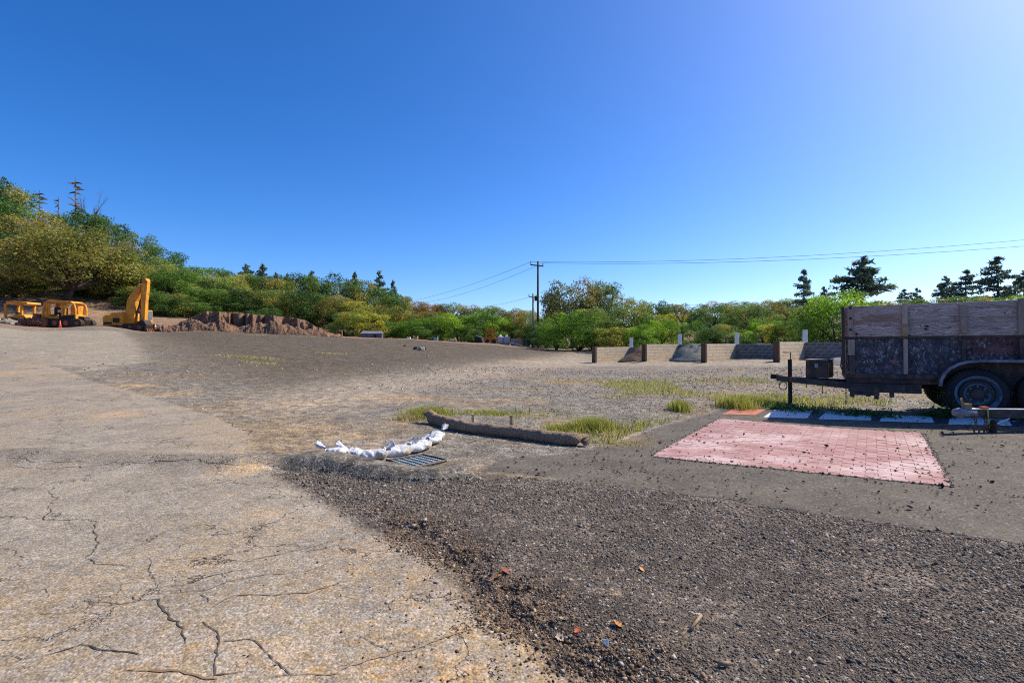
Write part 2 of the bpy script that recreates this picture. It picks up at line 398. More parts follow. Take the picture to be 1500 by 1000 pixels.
class MB:
    def __init__(self): self.v = []; self.f = []
    def add(self, vs, fs):
        b = len(self.v); self.v += [tuple(x) for x in vs]; self.f += [tuple(i + b for i in f) for f in fs]; return self
    def box(self, x0, x1, y0, y1, z0, z1, rot=None, piv=None):
        vs = [Vector((x, y, z)) for x in (x0, x1) for y in (y0, y1) for z in (z0, z1)]
        if rot is not None:
            p = Vector(piv) if piv else Vector(((x0 + x1) / 2, (y0 + y1) / 2, (z0 + z1) / 2))
            m = Euler(rot).to_matrix(); vs = [m @ (q - p) + p for q in vs]
        return self.add(vs, [(0, 1, 3, 2), (4, 6, 7, 5), (0, 4, 5, 1), (2, 3, 7, 6), (0, 2, 6, 4), (1, 5, 7, 3)])
    def tube(self, pts, rad, n=8, cap=True, squash=1.0):
        pts = [Vector(p) for p in pts]; m = len(pts)
        if not isinstance(rad, (list, tuple)): rad = [rad] * m
        vs = []; prev = None
        for i, p in enumerate(pts):
            t = (pts[min(i + 1, m - 1)] - pts[max(i - 1, 0)]).normalized()
            a = prev if prev is not None else (Vector((0, 0, 1)) if abs(t.z) < .9 else Vector((1, 0, 0)))
            x = (a - t * a.dot(t))
            x = x.normalized() if x.length > 1e-6 else Vector((1, 0, 0)); prev = x
            y = t.cross(x)
            for k in range(n):
                an = 2 * math.pi * k / n
                vs.append(p + (x * math.cos(an) * squash + y * math.sin(an)) * rad[i])
        fs = [(i * n + k, i * n + (k + 1) % n, (i + 1) * n + (k + 1) % n, (i + 1) * n + k) for i in range(m - 1) for k in range(n)]
        if cap: fs += [tuple(range(n))[::-1], tuple((m - 1) * n + k for k in range(n))]
        return self.add(vs, fs)
    def prism(self, prof, y0, y1):
        """profile in x-z extruded along y"""
        n = len(prof)
        vs = [(x, y0, z) for x, z in prof] + [(x, y1, z) for x, z in prof]
        return self.add(vs, [tuple(range(n)), tuple(range(2 * n - 1, n - 1, -1))] + [(i, i + n, (i + 1) % n + n, (i + 1) % n) for i in range(n)])
    def lathe(self, prof, c, axis='z', n=20, cap=True):
        """profile of (r, t) pairs turned about an axis through c"""
        vs = []
        for r, t in prof:
            for k in range(n):
                a = 2 * math.pi * k / n; u, w = r * math.cos(a), r * math.sin(a)
                vs.append(Vector(c) + Vector({'z': (u, w, t), 'y': (u, t, w), 'x': (t, u, w)}[axis]))
        m = len(prof)
        fs = [(i * n + k, i * n + (k + 1) % n, (i + 1) * n + (k + 1) % n, (i + 1) * n + k) for i in range(m - 1) for k in range(n)]
        if cap: fs += [tuple(range(n))[::-1], tuple((m - 1) * n + k for k in range(n))]
        return self.add(vs, fs)
    def mesh(self, name, mat, smooth=False):
        me = bpy.data.meshes.new(name); me.from_pydata(self.v, [], self.f)
        import bmesh
        bm = bmesh.new(); bm.from_mesh(me); bmesh.ops.recalc_face_normals(bm, faces=bm.faces); bm.to_mesh(me); bm.free()
        fin(me, mat, smooth); return me
    def build(self, name, mat, parent=None, smooth=False, bevel=0.0):
        o = link(name, self.mesh(name, mat, smooth), parent)
        if bevel:
            b = o.modifiers.new('bevel', 'BEVEL'); b.width = bevel; b.segments = 2; b.limit_method = 'ANGLE'
        return o

# ------------------------------------------------------------------ ground sheet
def build_ground():
    th = np.concatenate([np.linspace(R(-180), R(-58), 40, endpoint=False), np.linspace(R(-58), R(58), 470, endpoint=False), np.linspace(R(58), R(180), 40, endpoint=False)])
    r = np.concatenate([np.exp(np.linspace(math.log(.5), math.log(1.7), 14, endpoint=False)), np.exp(np.linspace(math.log(1.7), math.log(12), 280, endpoint=False)),
                        np.exp(np.linspace(math.log(12), math.log(80), 170, endpoint=False)), np.exp(np.linspace(math.log(80), math.log(950), 60))])
    T, RR = np.meshgrid(th, r)
    x = (np.sin(T) * RR).ravel(); y = (np.cos(T) * RR).ravel()
    z = zones(x, y)
    zz = h_full(x, y, z)
    x = np.append(x, 0.); y = np.append(y, 0.); zz = np.append(zz, H(0, 0))
    V = np.stack([x, y, zz], 1)
    nr, nt = len(r), len(th)
    i = np.arange(nr - 1)[:, None] * nt; j = np.arange(nt)[None]; j2 = (j + 1) % nt
    F = np.stack([i + j, i + nt + j, i + nt + j2, i + j2], -1).reshape(-1, 4)
    at = {k: np.append(a, 0.) for k, a in z.items() if k[0] != '_'}
    at['berm_on'] = np.append(smooth(3.6, 4.6, z['_bpar']) * smooth(8.0, 7.6, z['_bpar']) + .25 * smooth(4.6, 3.6, z['_bpar']), 0.)
    me = quads_mesh('ground', V, len(V), ground_material(), at, True, F)
    o = link('ground', me)
    return tag(o, 'sloping yard of worn tan asphalt, dark millings and grey gravel', kind='structure')
ground = build_ground()

# ------------------------------------------------------------------ materials
M = {}
M['bark'] = simple('bark', (.09, .07, .05), (.05, .038, .03), 6, 40, .95, bump=.6, bd=.05, stretch=(1, 1, .25))
M['deadwood'] = simple('dead_wood', (.17, .14, .11), (.07, .055, .045), 6, 40, .95)
M['oak'] = foliage('oak_leaves', [(0.049, 0.092, 0.024), (0.162, 0.245, 0.050), (0.364, 0.406, 0.080), (0.406, 0.323, 0.070)])
M['live'] = foliage('live_oak_leaves', [(0.036, 0.074, 0.022), (0.107, 0.197, 0.038), (0.266, 0.381, 0.062)])
M['olive'] = foliage('olive_oak_leaves', [(0.070, 0.084, 0.021), (0.192, 0.199, 0.045), (0.373, 0.337, 0.077), (0.350, 0.257, 0.064)])
M['bright'] = foliage('bright_leaves', [(0.043, 0.098, 0.019), (0.184, 0.325, 0.037), (0.453, 0.616, 0.075)], .42)
M['yellow'] = foliage('yellow_leaves', [(0.110, 0.125, 0.025), (0.294, 0.314, 0.048), (0.531, 0.474, 0.074), (0.550, 0.404, 0.054)])
M['autumn'] = foliage('autumn_leaves', [(0.117, 0.098, 0.025), (0.303, 0.205, 0.044), (0.586, 0.294, 0.058), (0.640, 0.213, 0.051)])
M['needle'] = foliage('hazed_needles', [(0.047, 0.081, 0.057), (0.115, 0.169, 0.101), (0.216, 0.270, 0.149)], .2)  # needles lightened and blued: distance haze put into the leaf colour
M['yel'] = simple('machine_yellow', (.78, .33, .025), (.60, .23, .02), 1.2, 12, .5, dirt=(.28, .15, .06), rnd=.1)
M['org'] = simple('machine_orange', (.70, .21, .03), (.52, .14, .02), 1.2, 12, .5, dirt=(.25, .10, .04), rnd=.1)
M['blk'] = simple('track_steel', (.035, .03, .026), (.07, .05, .038), 4, 30, .7, metal=.3)
M['gls'] = simple('cab_glass', (.12, .17, .20), (.20, .26, .29), 1, 5, .12, bump=0)
M['rust'] = simple('rusty_iron', (.26, .11, .065), (.15, .07, .045), 3, 25, .85)
M['soil'] = simple('excavated_earth', (.27, .150, .085), (.14, .080, .048), 1.3, 7, .95, bump=1.0, bd=.3, dirt=(.36, .22, .13))
M['rock'] = simple('rock', (.34, .30, .25), (.22, .19, .16), 2, 14, .9, bump=.6, bd=.05)
M['cone'] = simple('cone_orange', (.85, .16, .05), (.7, .12, .04), 3, 20, .5, rnd=.05)
M['wht'] = simple('white_paint', (.78, .78, .76), (.68, .67, .64), 3, 20, .6, rnd=.05)
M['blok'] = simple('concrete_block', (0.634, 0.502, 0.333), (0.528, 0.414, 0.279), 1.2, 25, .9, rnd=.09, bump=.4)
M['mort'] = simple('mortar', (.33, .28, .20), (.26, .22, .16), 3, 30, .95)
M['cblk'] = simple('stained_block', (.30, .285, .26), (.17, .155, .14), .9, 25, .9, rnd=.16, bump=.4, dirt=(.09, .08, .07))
M['timb'] = simple('dark_timber', (.12, .072, .046), (.07, .045, .03), 2, 25, .85, stretch=(1, 1, .15))
M['pile1'] = simple('brown_fines', (.20, .135, .08), (.13, .09, .06), 2, 20, .95, bump=.9, bd=.08)
M['pile2'] = simple('green_grey_stone', (.21, .215, .18), (.13, .14, .12), 1.5, 14, .95, bump=.9, bd=.08)
M['pile3'] = simple('grey_fines', (.20, .19, .18), (.15, .14, .13), 1.5, 14, .95, bump=.9, bd=.08)
M['pole'] = simple('creosote_pole', (.07, .045, .035), (.04, .028, .024), 2, 12, .9)
M['pole2'] = simple('grey_pole', (.42, .37, .31), (.30, .26, .22), 2, 12, .9)
M['wire'] = simple('wire', (.05, .05, .055), None, 1, 1, .6, bump=0)
M['shed'] = simple('shed_grey', (.16, .17, .20), (.12, .12, .15), 1, 8, .7)
M['conc'] = simple('concrete', (.36, .35, .34), (.27, .26, .25), 1, 12, .9)
M['wrap'] = simple('wrapped_pallet', (.62, .50, .46), (.46, .36, .33), 2, 10, .5)
M['blue'] = simple('pale_blue_plastic', (.33, .47, .58), (.26, .38, .47), 2, 10, .5)
M['teal'] = simple('teal_paint', (.20, .45, .46), (.15, .33, .34), 2, 10, .5)
M['wood'] = simple('raw_wood', (.42, .29, .16), (.30, .20, .11), 3, 25, .85, stretch=(.2, 1, 1))

# ------------------------------------------------------------------ trees
def leaves(C, out, size, rng, v, g, aspect=.62, bias=.55):
    N = len(C)
    nrm = rng.normal(size=(N, 3)); nrm /= np.linalg.norm(nrm, axis=1)[:, None]
    nrm = nrm + out * bias + np.array([0, 0, .35]); nrm /= np.linalg.norm(nrm, axis=1)[:, None] + 1e-9
    a = np.cross(nrm, rng.normal(size=(N, 3))); a /= np.linalg.norm(a, axis=1)[:, None] + 1e-9
    b = np.cross(nrm, a)
    s = (size * rng.uniform(.6, 1.35, N))[:, None]
    a = a * s; b = b * s * aspect
    V = np.stack([C - a, C - b * .9 + a * .1, C + a, C + b * .9 - a * .1], 1).reshape(-1, 3)
    return V, np.repeat(v, 4), np.repeat(g, 4)
def oak_variant(seed, mat, nl=7000, leaf=.017, nlobes=26, low=.14, wild=.10, bush=False):
    rng = np.random.default_rng(seed); rnd = random.Random(seed)
    cs = []
    for i in range(nlobes):
        for _ in range(60):
            d = rng.normal(size=3); d /= np.linalg.norm(d); rr = rng.uniform(.55, 1.0) if i > 4 else rng.uniform(0, .5)
            R0 = rng.uniform(.085, .165)
            z = rng.uniform(low + .08, .86); pr = .41 * min(1, .75 + (z - low)) * math.sqrt(1 - (max(0, z - .40) / .54) ** 2) * rr ** .7; a = rng.uniform(0, 6.283)
            c = np.array([math.cos(a) * pr, math.sin(a) * pr, z])
            if all(np.linalg.norm(c - q[0]) > .62 * (R0 + q[1]) * .75 for q in cs): break
        cs.append((c, R0))
    w = np.array([q[1] ** 2 for q in cs]); w /= w.sum()
    k = rng.choice(len(cs), nl, p=w)
    C0 = np.array([q[0] for q in cs])[k]; RR = np.array([q[1] for q in cs])[k]
    d = rng.normal(size=(nl, 3)); d[:, 2] += .25; d /= np.linalg.norm(d, axis=1)[:, None]
    # knobbly sub-clumps on every lobe
    sub = rng.normal(size=(len(cs), 14, 3)); sub /= np.linalg.norm(sub, axis=2)[:, :, None]
    near = np.einsum('nij,nj->ni', sub[k], d).max(1)
    rad = RR * (.45 + .68 * smooth(.55, 1.0, near)) * (rng.uniform(.35, 1.0, nl) ** .45) * rng.uniform(.85, 1 + wild * 2.2, nl)
    C = C0 + d * rad[:, None] * np.array([1.05, 1.05, .82])
    lobe_t = rng.uniform(-.22, .22, len(cs)); lobe_g = rng.random(len(cs))
    v = np.clip(.42 + lobe_t[k] * 1.15 + rng.normal(0, .10, nl) + .12 * (near - .8), 0, 1)
    V, v4, g4 = leaves(C, d, leaf, rng, v, np.clip(lobe_g[k] * .8 + rng.normal(0, .09, nl), 0, 1))
    ex = np.percentile(np.abs(V[:, :2]), 99.6); tz = np.percentile(V[:, 2], 99.8)
    V[:, :2] *= .5 / ex; V[:, 2] *= 1.0 / tz
    crown = quads_mesh('crown', V, 4, mat, {'v': v4, 'g': g4}, False, [[0, 1, 2, 3]])
    mb = MB()
    if bush:
        for i in range(7):
            c = cs[rnd.randrange(len(cs))][0]
            mb.tube([(rnd.uniform(-.04, .04), rnd.uniform(-.04, .04), -.03), (c[0] * .4, c[1] * .4, c[2] * .5), tuple(c)], [.016, .011, .004], 5)
    else:
        fk = rnd.uniform(.16, .26)
        lean = (rnd.uniform(-.05, .05), rnd.uniform(-.05, .05))
        mb.tube([(0, 0, -.05), (lean[0] * .3, lean[1] * .3, fk * .5), (lean[0], lean[1], fk)], [.040, .030, .024], 8)
        for c, r0 in cs:
            m1 = (lean[0] + (c[0] - lean[0]) * .45 + rnd.uniform(-.03, .03), lean[1] + (c[1] - lean[1]) * .45 + rnd.uniform(-.03, .03), fk + (c[2] - fk) * .5)
            mb.tube([(lean[0], lean[1], fk * .92), m1, tuple(c)], [.017, .010, .003], 5, False)
    trunk = mb.mesh('trunk', M['bark'], True)
    return trunk, crown
def conifer_variant(seed, mat, tiers=17, sparse=.0, low=.12, leaf=.05, power=.85):
    rng = np.random.default_rng(seed); rnd = random.Random(seed)
    mb = MB(); mb.tube([(0, 0, -.03), (.005, 0, .5), (0, 0, 1.0)], [.022, .013, .002], 7)
    Cs, D = [], []
    for t in range(int(tiers * 5 * (1 - sparse))):
        z = low + (1 - low) * (rnd.random() ** 1.15) * .985
        L = .5 * max(.03, (1 - z) / (1 - low)) ** power * rnd.uniform(.55, 1.06) + .012
        a = rnd.uniform(0, 6.283); l = L
        e = np.array([math.cos(a), math.sin(a), 0.]); dz = rnd.uniform(-.045, .05) * l / .4
        p1 = e * l + np.array([0, 0, z + dz])
        mb.tube([(0, 0, z), tuple(p1 * .5 + np.array([0, 0, z * .5 + .006])), tuple(p1)], [.006, .004, .001], 4, False)
        m = int(44 * l / .3) + 8
        tt = rng.uniform(.15, 1.04, m)
        q = np.array([0, 0, z])[None] * (1 - tt[:, None]) + p1[None] * tt[:, None]
        side = np.array([-e[1], e[0], 0])
        q = q + side[None] * (rng.normal(0, .05, m) * (1.1 - tt * .7) * l / .25)[:, None] + np.array([0, 0, 1])[None] * rng.normal(.002, .014, m)[:, None]
        Cs.append(q); D.append(np.tile(e + np.array([0, 0, .6]), (m, 1)))
    C = np.vstack(Cs); D = np.vstack(D)
    v = np.clip(rng.normal(.42, .2, len(C)), 0, 1)
    V, v4, g4 = leaves(C, D, leaf, rng, v, rng.random(len(C)), .32, .3)
    crown = quads_mesh('crown', V * np.array([1, 1, 1]), 4, mat, {'v': v4, 'g': g4}, False, [[0, 1, 2, 3]])
    return mb.mesh('trunk', M['bark'], True), crown
def snag_variant(seed, forked=False):
    rnd = random.Random(seed); mb = MB()
    limbs = MB()
    if forked:
        mb.tube([(0, 0, -.03), (.01, 0, .35), (-.01, 0, .62)], [.03, .022, .014], 7)
        def br(p, d, l, r, n):
            q = p + d * l
            limbs.tube([p, p + d * l * .5 + Vector((rnd.uniform(-.02, .02), rnd.uniform(-.02, .02), rnd.uniform(-.01, .02))), q], [r, r * .75, r * .45], 5, False)
            if n:
                for _ in range(rnd.randint(2, 3)):
                    dd = (d + Vector((rnd.uniform(-.7, .7), rnd.uniform(-.7, .7), rnd.uniform(-.05, .5)))).normalized()
                    br(p + d * l * rnd.uniform(.55, 1), dd, l * rnd.uniform(.55, .8), r * .5, n - 1)
        for i in range(7):
            a = rnd.uniform(0, 6.28); br(Vector((0, 0, rnd.uniform(.3, .62))), Vector((math.cos(a) * .8, math.sin(a) * .8, .75)).normalized(), rnd.uniform(.18, .3), .012, 3)
    else:
        mb.tube([(0, 0, -.03), (.004, 0, .5), (0, 0, 1.)], [.026, .018, .006], 7)
        for i in range(44):
            z = rnd.uniform(.2, .95); a = rnd.uniform(0, 6.28); l = rnd.uniform(.12, .5) * (1.1 - z * .8)
            e = Vector((math.cos(a), math.sin(a), rnd.uniform(-.12, .25)))
            p = Vector((0, 0, z)); limbs.tube([p, p + e * l * .5, p + e * l + Vector((0, 0, -.01))], [.012, .009, .004], 4, False)
    return mb.mesh('trunk', M['deadwood'], True), limbs.mesh('branches', M['deadwood'], True)
VAR = {}
for k, (mat, n) in {'oak': ('oak', 4), 'live': ('live', 4), 'olive': ('olive', 3), 'yellow': ('yellow', 2), 'autumn': ('autumn', 2)}.items():
    VAR[k] = [oak_variant(100 + 17 * i + len(k) * 7, M[mat], 13000, .0128, 32 + 2 * i, .02) for i in range(n)]
for k in ('oak', 'olive'):
    VAR['open_' + k] = [oak_variant(500 + 3 * i + len(k), M[k], 15000, .0118, 36, .16, .14) for i in range(2)]
VAR['bright'] = [oak_variant(300 + i, M['bright'], 13000, .0125, 34, .03, .14, True) for i in range(3)]
VAR['bushd'] = [oak_variant(330 + i, M['live'], 12500, .0132, 32, .03, .12, True) for i in range(2)]
VAR['busho'] = [oak_variant(350 + i, M['oak'], 12500, .0132, 32, .03, .12, True) for i in range(2)]
VAR['bushy'] = [oak_variant(370, M['yellow'], 7000, .017, 22, .03, .14, True)]
VAR['fir'] = [conifer_variant(400 + i, M['needle'], 22, .2, .06, .034) for i in range(2)]
VAR['pine'] = [conifer_variant(420 + i, M['needle'], 12, .22, .2, .042, .7) for i in range(3)]
VAR['snag'] = [snag_variant(440 + i) for i in range(2)]
VAR['fork'] = [snag_variant(460 + i, True) for i in range(2)]
NAMES = {'open_oak': 'oak_tree', 'open_olive': 'oak_tree', 'oak': 'oak_tree', 'live': 'live_oak_tree', 'olive': 'oak_tree', 'yellow': 'oak_tree', 'autumn': 'autumn_tree', 'bright': 'leafy_bush', 'bushd': 'dark_bush', 'busho': 'green_bush', 'bushy': 'yellow_bush', 'fir': 'fir_tree', 'pine': 'pine_tree', 'snag': 'dead_tree', 'fork': 'dead_tree'}
LOOK = {'oak': 'green oak', 'live': 'dark green oak', 'olive': 'olive brown oak', 'yellow': 'yellowish oak', 'autumn': 'orange autumn tree', 'bright': 'bright green leafy bush', 'bushd': 'dark green bush', 'busho': 'mid green bush', 'bushy': 'yellow green bush', 'fir': 'slim fir', 'pine': 'tall dark pine', 'snag': 'bare dead conifer', 'fork': 'bare forked dead tree'}
ORD = ['first', 'second', 'third', 'fourth', 'fifth', 'sixth', 'seventh', 'eighth', 'ninth', 'tenth', 'eleventh', 'twelfth', 'thirteenth', 'fourteenth', 'fifteenth', 'sixteenth', 'seventeenth', 'eighteenth', 'nineteenth', 'twentieth']
_cnt = {}
def plant(px, Y, top, w, kind, label, group=None, rot=None):
    X = (px - 750) / FPX * Y; b = H(X, Y)
    ht = CAM_H + (500 - top) / FPX * Y - b; wd = w / FPX * Y
    i = _cnt.get(kind, 0); _cnt[kind] = i + 1
    t, c = VAR[kind][i % len(VAR[kind])]
    bush = kind.startswith('bush') or kind == 'bright'
    o = empty(NAMES[kind], (X, Y, b - .05), 0, label, 'bush' if bush else 'tree', group)
    o.rotation_euler = (0, 0, rot if rot is not None else random.uniform(0, 6.28))
    o.scale = (wd, wd * random.uniform(.9, 1.1), ht)
    link('stems' if bush else 'trunk', t, o); c = link('branches' if kind in ('snag', 'fork') else 'crown', c, o)
    if kind in ('snag', 'fork'): c['kind'] = 'stuff'
    return o
def row(items, where, group):
    items = sorted(items); kinds = {}
    for it in items: kinds.setdefault(it[4], []).append(it)
    for k, its in kinds.items():
        for j, it in enumerate(its):
            lab = f'{LOOK[k]} {where}' if len(its) == 1 else f'{LOOK[k]} {where}, {ORD[j]} from left'
            plant(*it, lab, group)
plant(98, 80, 328, 176, 'open_olive', 'broad olive brown oak with forked trunk above the cabbed bulldozer', rot=.4)
row([(2, 108, 262, 105, 'oak'), (-25, 100, 280, 120, 'live'), (62, 112, 308, 84, 'oak'), (128, 112, 312, 70, 'live'), (163, 112, 316, 82, 'live'), (203, 112, 343, 76, 'oak'), (238, 108, 364, 66, 'live'), (30, 96, 318, 110, 'olive'), (262, 102, 388, 60, 'oak')], 'on the hillside skyline above the machines', 'oaks on the hillside skyline')
row([(0, 88, 345, 130, 'live'), (-40, 84, 380, 140, 'oak'), (45, 90, 360, 110, 'oak'), (175, 92, 355, 100, 'olive'), (215, 90, 372, 92, 'oak'), (252, 90, 396, 86, 'live'), (165, 86, 392, 80, 'olive'), (290, 96, 398, 84, 'live'), (330, 98, 402, 84, 'oak'), (22, 82, 392, 100, 'olive'), (150, 88, 405, 80, 'bushd'), (205, 84, 420, 70, 'busho'), (238, 82, 428, 66, 'bushd'), (268, 84, 430, 66, 'busho'), (120, 88, 408, 70, 'busho'), (60, 88, 400, 70, 'bushd')], 'on the brown slope behind the machines', 'trees on the brown slope')
row([(302, 108, 391, 84, 'live'), (345, 112, 398, 80, 'oak'), (372, 115, 405, 80, 'live'), (402, 112, 406, 80, 'oak'), (432, 120, 402, 78, 'live'), (464, 120, 406, 76, 'oak'), (494, 122, 403, 78, 'live'), (526, 124, 408, 74, 'oak'), (556, 126, 422, 66, 'live'), (586, 128, 434, 60, 'oak')], 'on the ridge behind the dirt bank', 'oaks on the ridge')
row([(318, 92, 424, 92, 'bushd'), (362, 92, 425, 86, 'live'), (405, 92, 424, 84, 'oak'), (446, 94, 428, 84, 'live'), (488, 94, 430, 80, 'olive'), (530, 94, 440, 80, 'yellow'), (566, 96, 448, 72, 'olive'), (385, 84, 450, 60, 'bushd'), (505, 86, 456, 60, 'busho'), (548, 88, 458, 66, 'bushy'), (300, 86, 444, 60, 'bushd')], 'just behind the top of the dirt bank', 'trees behind the dirt bank')
row([(575, 150, 430, 60, 'oak'), (604, 160, 441, 62, 'autumn'), (632, 160, 443, 60, 'autumn'), (660, 160, 444, 62, 'oak'), (690, 165, 447, 60, 'olive'), (718, 165, 449, 60, 'oak'), (748, 165, 452, 60, 'olive'), (775, 165, 454, 56, 'oak')], 'on the far rise left of the pole', 'trees on the far rise')
row([(590, 98, 455, 66, 'yellow'), (618, 100, 456, 62, 'olive'), (646, 100, 457, 60, 'yellow'), (575, 90, 470, 60, 'bushd'), (606, 90, 466, 62, 'bright'), (640, 92, 462, 66, 'bright'), (672, 90, 458, 66, 'bright'), (700, 92, 456, 60, 'bright'), (728, 92, 462, 58, 'bright'), (756, 94, 458, 50, 'olive'), (688, 88, 474, 46, 'bushd'), (770, 92, 470, 50, 'busho'), (798, 90, 460, 50, 'bushd'), (622, 87, 478, 46, 'bushd')], 'between the grey shed and the pole', 'thicket along the far yard edge')
plant(838, 76, 409, 104, 'open_olive', 'tall open oak just right of the utility pole', rot=1.2)
plant(886, 78, 411, 92, 'open_oak', 'tall open oak above the brown pile bin', rot=2.2)
row([(934, 82, 436, 64, 'oak'), (962, 82, 440, 56, 'live'), (812, 84, 446, 50, 'oak')], 'beside the tall open oaks', 'oaks beside the tall oaks')
row([(815, 62, 466, 66, 'bright'), (846, 58, 455, 84, 'bright'), (888, 58, 468, 70, 'bushd'), (925, 58, 448, 84, 'busho'), (965, 56, 462, 74, 'bright'), (900, 52, 478, 60, 'bushy'), (938, 52, 474, 56, 'bright'), (1016, 52, 470, 54, 'bright'), (985, 62, 458, 60, 'bushy'), (868, 62, 450, 70, 'busho'), (800, 66, 474, 40, 'bushd'), (780, 72, 478, 34, 'bushd')], 'behind the two filled bins', 'bushes behind the filled bins')
plant(1000, 54, 442, 46, 'fork', 'bare forked dead tree behind the green grey pile bin')
plant(1104, 56, 447, 84, 'open_oak', 'oak with dark bare trunk behind the empty bin', rot=.9)
row([(1045, 62, 448, 70, 'live'), (1076, 66, 446, 70, 'oak'), (1140, 62, 446, 74, 'olive'), (1172, 64, 448, 70, 'oak'), (1060, 50, 474, 56, 'busho'), (1090, 48, 482, 44, 'bright'), (1132, 48, 474, 54, 'bushy'), (1155, 46, 468, 56, 'bright'), (1040, 49, 480, 44, 'bushd'), (1185, 48, 462, 60, 'busho'), (1118, 52, 466, 56, 'bright')], 'behind the two right hand bins', 'trees behind the right bins')
row([(985, 150, 446, 56, 'olive'), (1015, 150, 444, 56, 'oak'), (1050, 150, 441, 60, 'olive'), (1085, 155, 440, 60, 'oak'), (1120, 155, 439, 60, 'olive'), (1155, 155, 438, 60, 'oak'), (1195, 150, 436, 60, 'live')], 'in the far line above the bins', 'far line of trees above the bins')
plant(1232, 40, 425, 116, 'bright', 'big bright green tree beside the front of the wooden sided trailer', rot=2)
plant(1206, 42, 446, 70, 'bushd', 'dark green bush below the big bright green tree')
row([(1282, 52, 440, 80, 'busho'), (1320, 60, 437, 76, 'bushd'), (1358, 62, 438, 76, 'busho'), (1400, 62, 434, 76, 'bushd'), (1440, 64, 434, 70, 'busho'), (1486, 58, 431, 90, 'bright'), (1540, 58, 425, 90, 'bushd')], 'showing over the trailer side', 'bushes over the trailer side')
for it, lab in [((1177, 96, 396, 54, 'pine'), 'small open pine above the right hand bins'), ((1206, 130, 420, 35, 'pine'), 'hazy low pine between the small pine and the big pine'), ((1262, 80, 376, 132, 'pine'), 'large spreading dark pine above the front of the trailer'),
                ((1325, 120, 424, 40, 'pine'), 'small far pine left of the row above the trailer'), ((1342, 118, 422, 45, 'pine'), 'low rounded far pine above the middle of the trailer'), ((1386, 105, 404, 54, 'pine'), 'leftmost pine of the row above the trailer'),
                ((1415, 100, 396, 72, 'pine'), 'second pine of the row above the trailer'), ((1462, 92, 376, 89, 'pine'), 'tallest pine of the row above the rear of the trailer'), ((1500, 92, 396, 48, 'pine'), 'pine cut by the right edge above the trailer')]:
    plant(*it, lab, 'pines above the trailer')
for it, lab in [((361, 150, 386, 72, 'fir'), 'left of two thin firs on the ridge'), ((384, 150, 387, 72, 'fir'), 'right of two thin firs on the ridge'), ((404, 150, 398, 43, 'fir'), 'small fir tip right of the two thin firs'), ((421, 150, 401, 38, 'fir'), 'tiny fir tip in the middle of the ridge'), ((457, 150, 396, 57, 'fir'), 'dark fir at the middle of the ridge'),
                ((520, 150, 399, 57, 'fir'), 'dark fir above the right end of the dirt bank'), ((555, 145, 396, 62, 'fir'), 'tall fir at the right end of the ridge'), ((576, 145, 411, 43, 'fir'), 'small fir right of the tall fir on the ridge')]:
    plant(*it, lab, 'firs on the ridge')
for it, lab in [((58, 118, 278, 51, 'snag'), 'leftmost bare dead conifer on the hilltop'), ((86, 118, 287, 51, 'snag'), 'second bare dead conifer on the hilltop'), ((111, 118, 260, 57, 'snag'), 'tallest bare dead conifer on the hilltop'), ((130, 118, 284, 68, 'fork'), 'bare forked dead tree right of the tallest dead conifer'), ((478, 150, 401, 17, 'snag'), 'thin bare pole of a dead tree on the ridge')]:
    plant(*it, lab, 'dead trees on the skyline')

# ------------------------------------------------------------------ storage bins of concrete block
BIN_H = 1.2
F0 = np.array(P(872, 500, 37.3)[:2]); STEP = np.array((2.87, -3.03)); DIRB = np.array((.726, .688)); DEPTH = 4.5
def block_mesh(name, L, mat, hh=.19):
    mb = MB().box(-L / 2 + .005, L / 2 - .005, -.1, .1, 0, hh)
    return mb.mesh(name, mat)
BLK = {(m, L): block_mesh('block', L, M[m]) for m in ('blok', 'cblk') for L in (.4, .2)}
def block_wall(p0, p1, z0, name, label, mk, group, post=False, courses=6):
    p0 = np.asarray(p0, float); p1 = np.asarray(p1, float); d = p1 - p0; Lw = np.hypot(*d); a = math.atan2(d[1], d[0])
    o = empty(name, (p0[0], p0[1], z0), a, label, 'wall', group)
    n = int(Lw / .4); Lw = n * .4
    for c in range(courses):
        xs = [(.2 + .4 * i, .4) for i in range(n)] if c % 2 == 0 else [(.1, .2)] + [(.4 + .4 * i, .4) for i in range(n - 1)] + [(Lw - .1, .2)]
        for x, L in xs:
            b = link('block', BLK[(mk, L)], o); b.location = (x, random.uniform(-.004, .004), c * .2 + .002)
            b.rotation_euler = (0, 0, random.uniform(-.006, .006))
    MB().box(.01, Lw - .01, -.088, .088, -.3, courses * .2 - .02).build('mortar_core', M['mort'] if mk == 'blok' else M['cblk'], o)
    if post: MB().box(-.22, -.012, -.15, .15, -.3, courses * .2 + .03).build('end_post', M['timb'], o, bevel=.01)
    return o
which = ['leftmost', 'second', 'third', 'rightmost']
near = ['in front of the brown pile', 'in front of the green grey pile', 'beside the empty bin', 'behind the trailer tongue']
BINZ = []
for k in range(4):
    p = F0 + STEP * k; z = H(*p) - .06; BINZ.append(z)
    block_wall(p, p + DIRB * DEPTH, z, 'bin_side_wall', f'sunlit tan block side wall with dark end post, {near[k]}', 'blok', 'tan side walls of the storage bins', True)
bw = ['of the bin holding the brown pile', 'of the bin holding the green grey pile', 'of the empty bin', 'of the rightmost bin behind the trailer tongue']
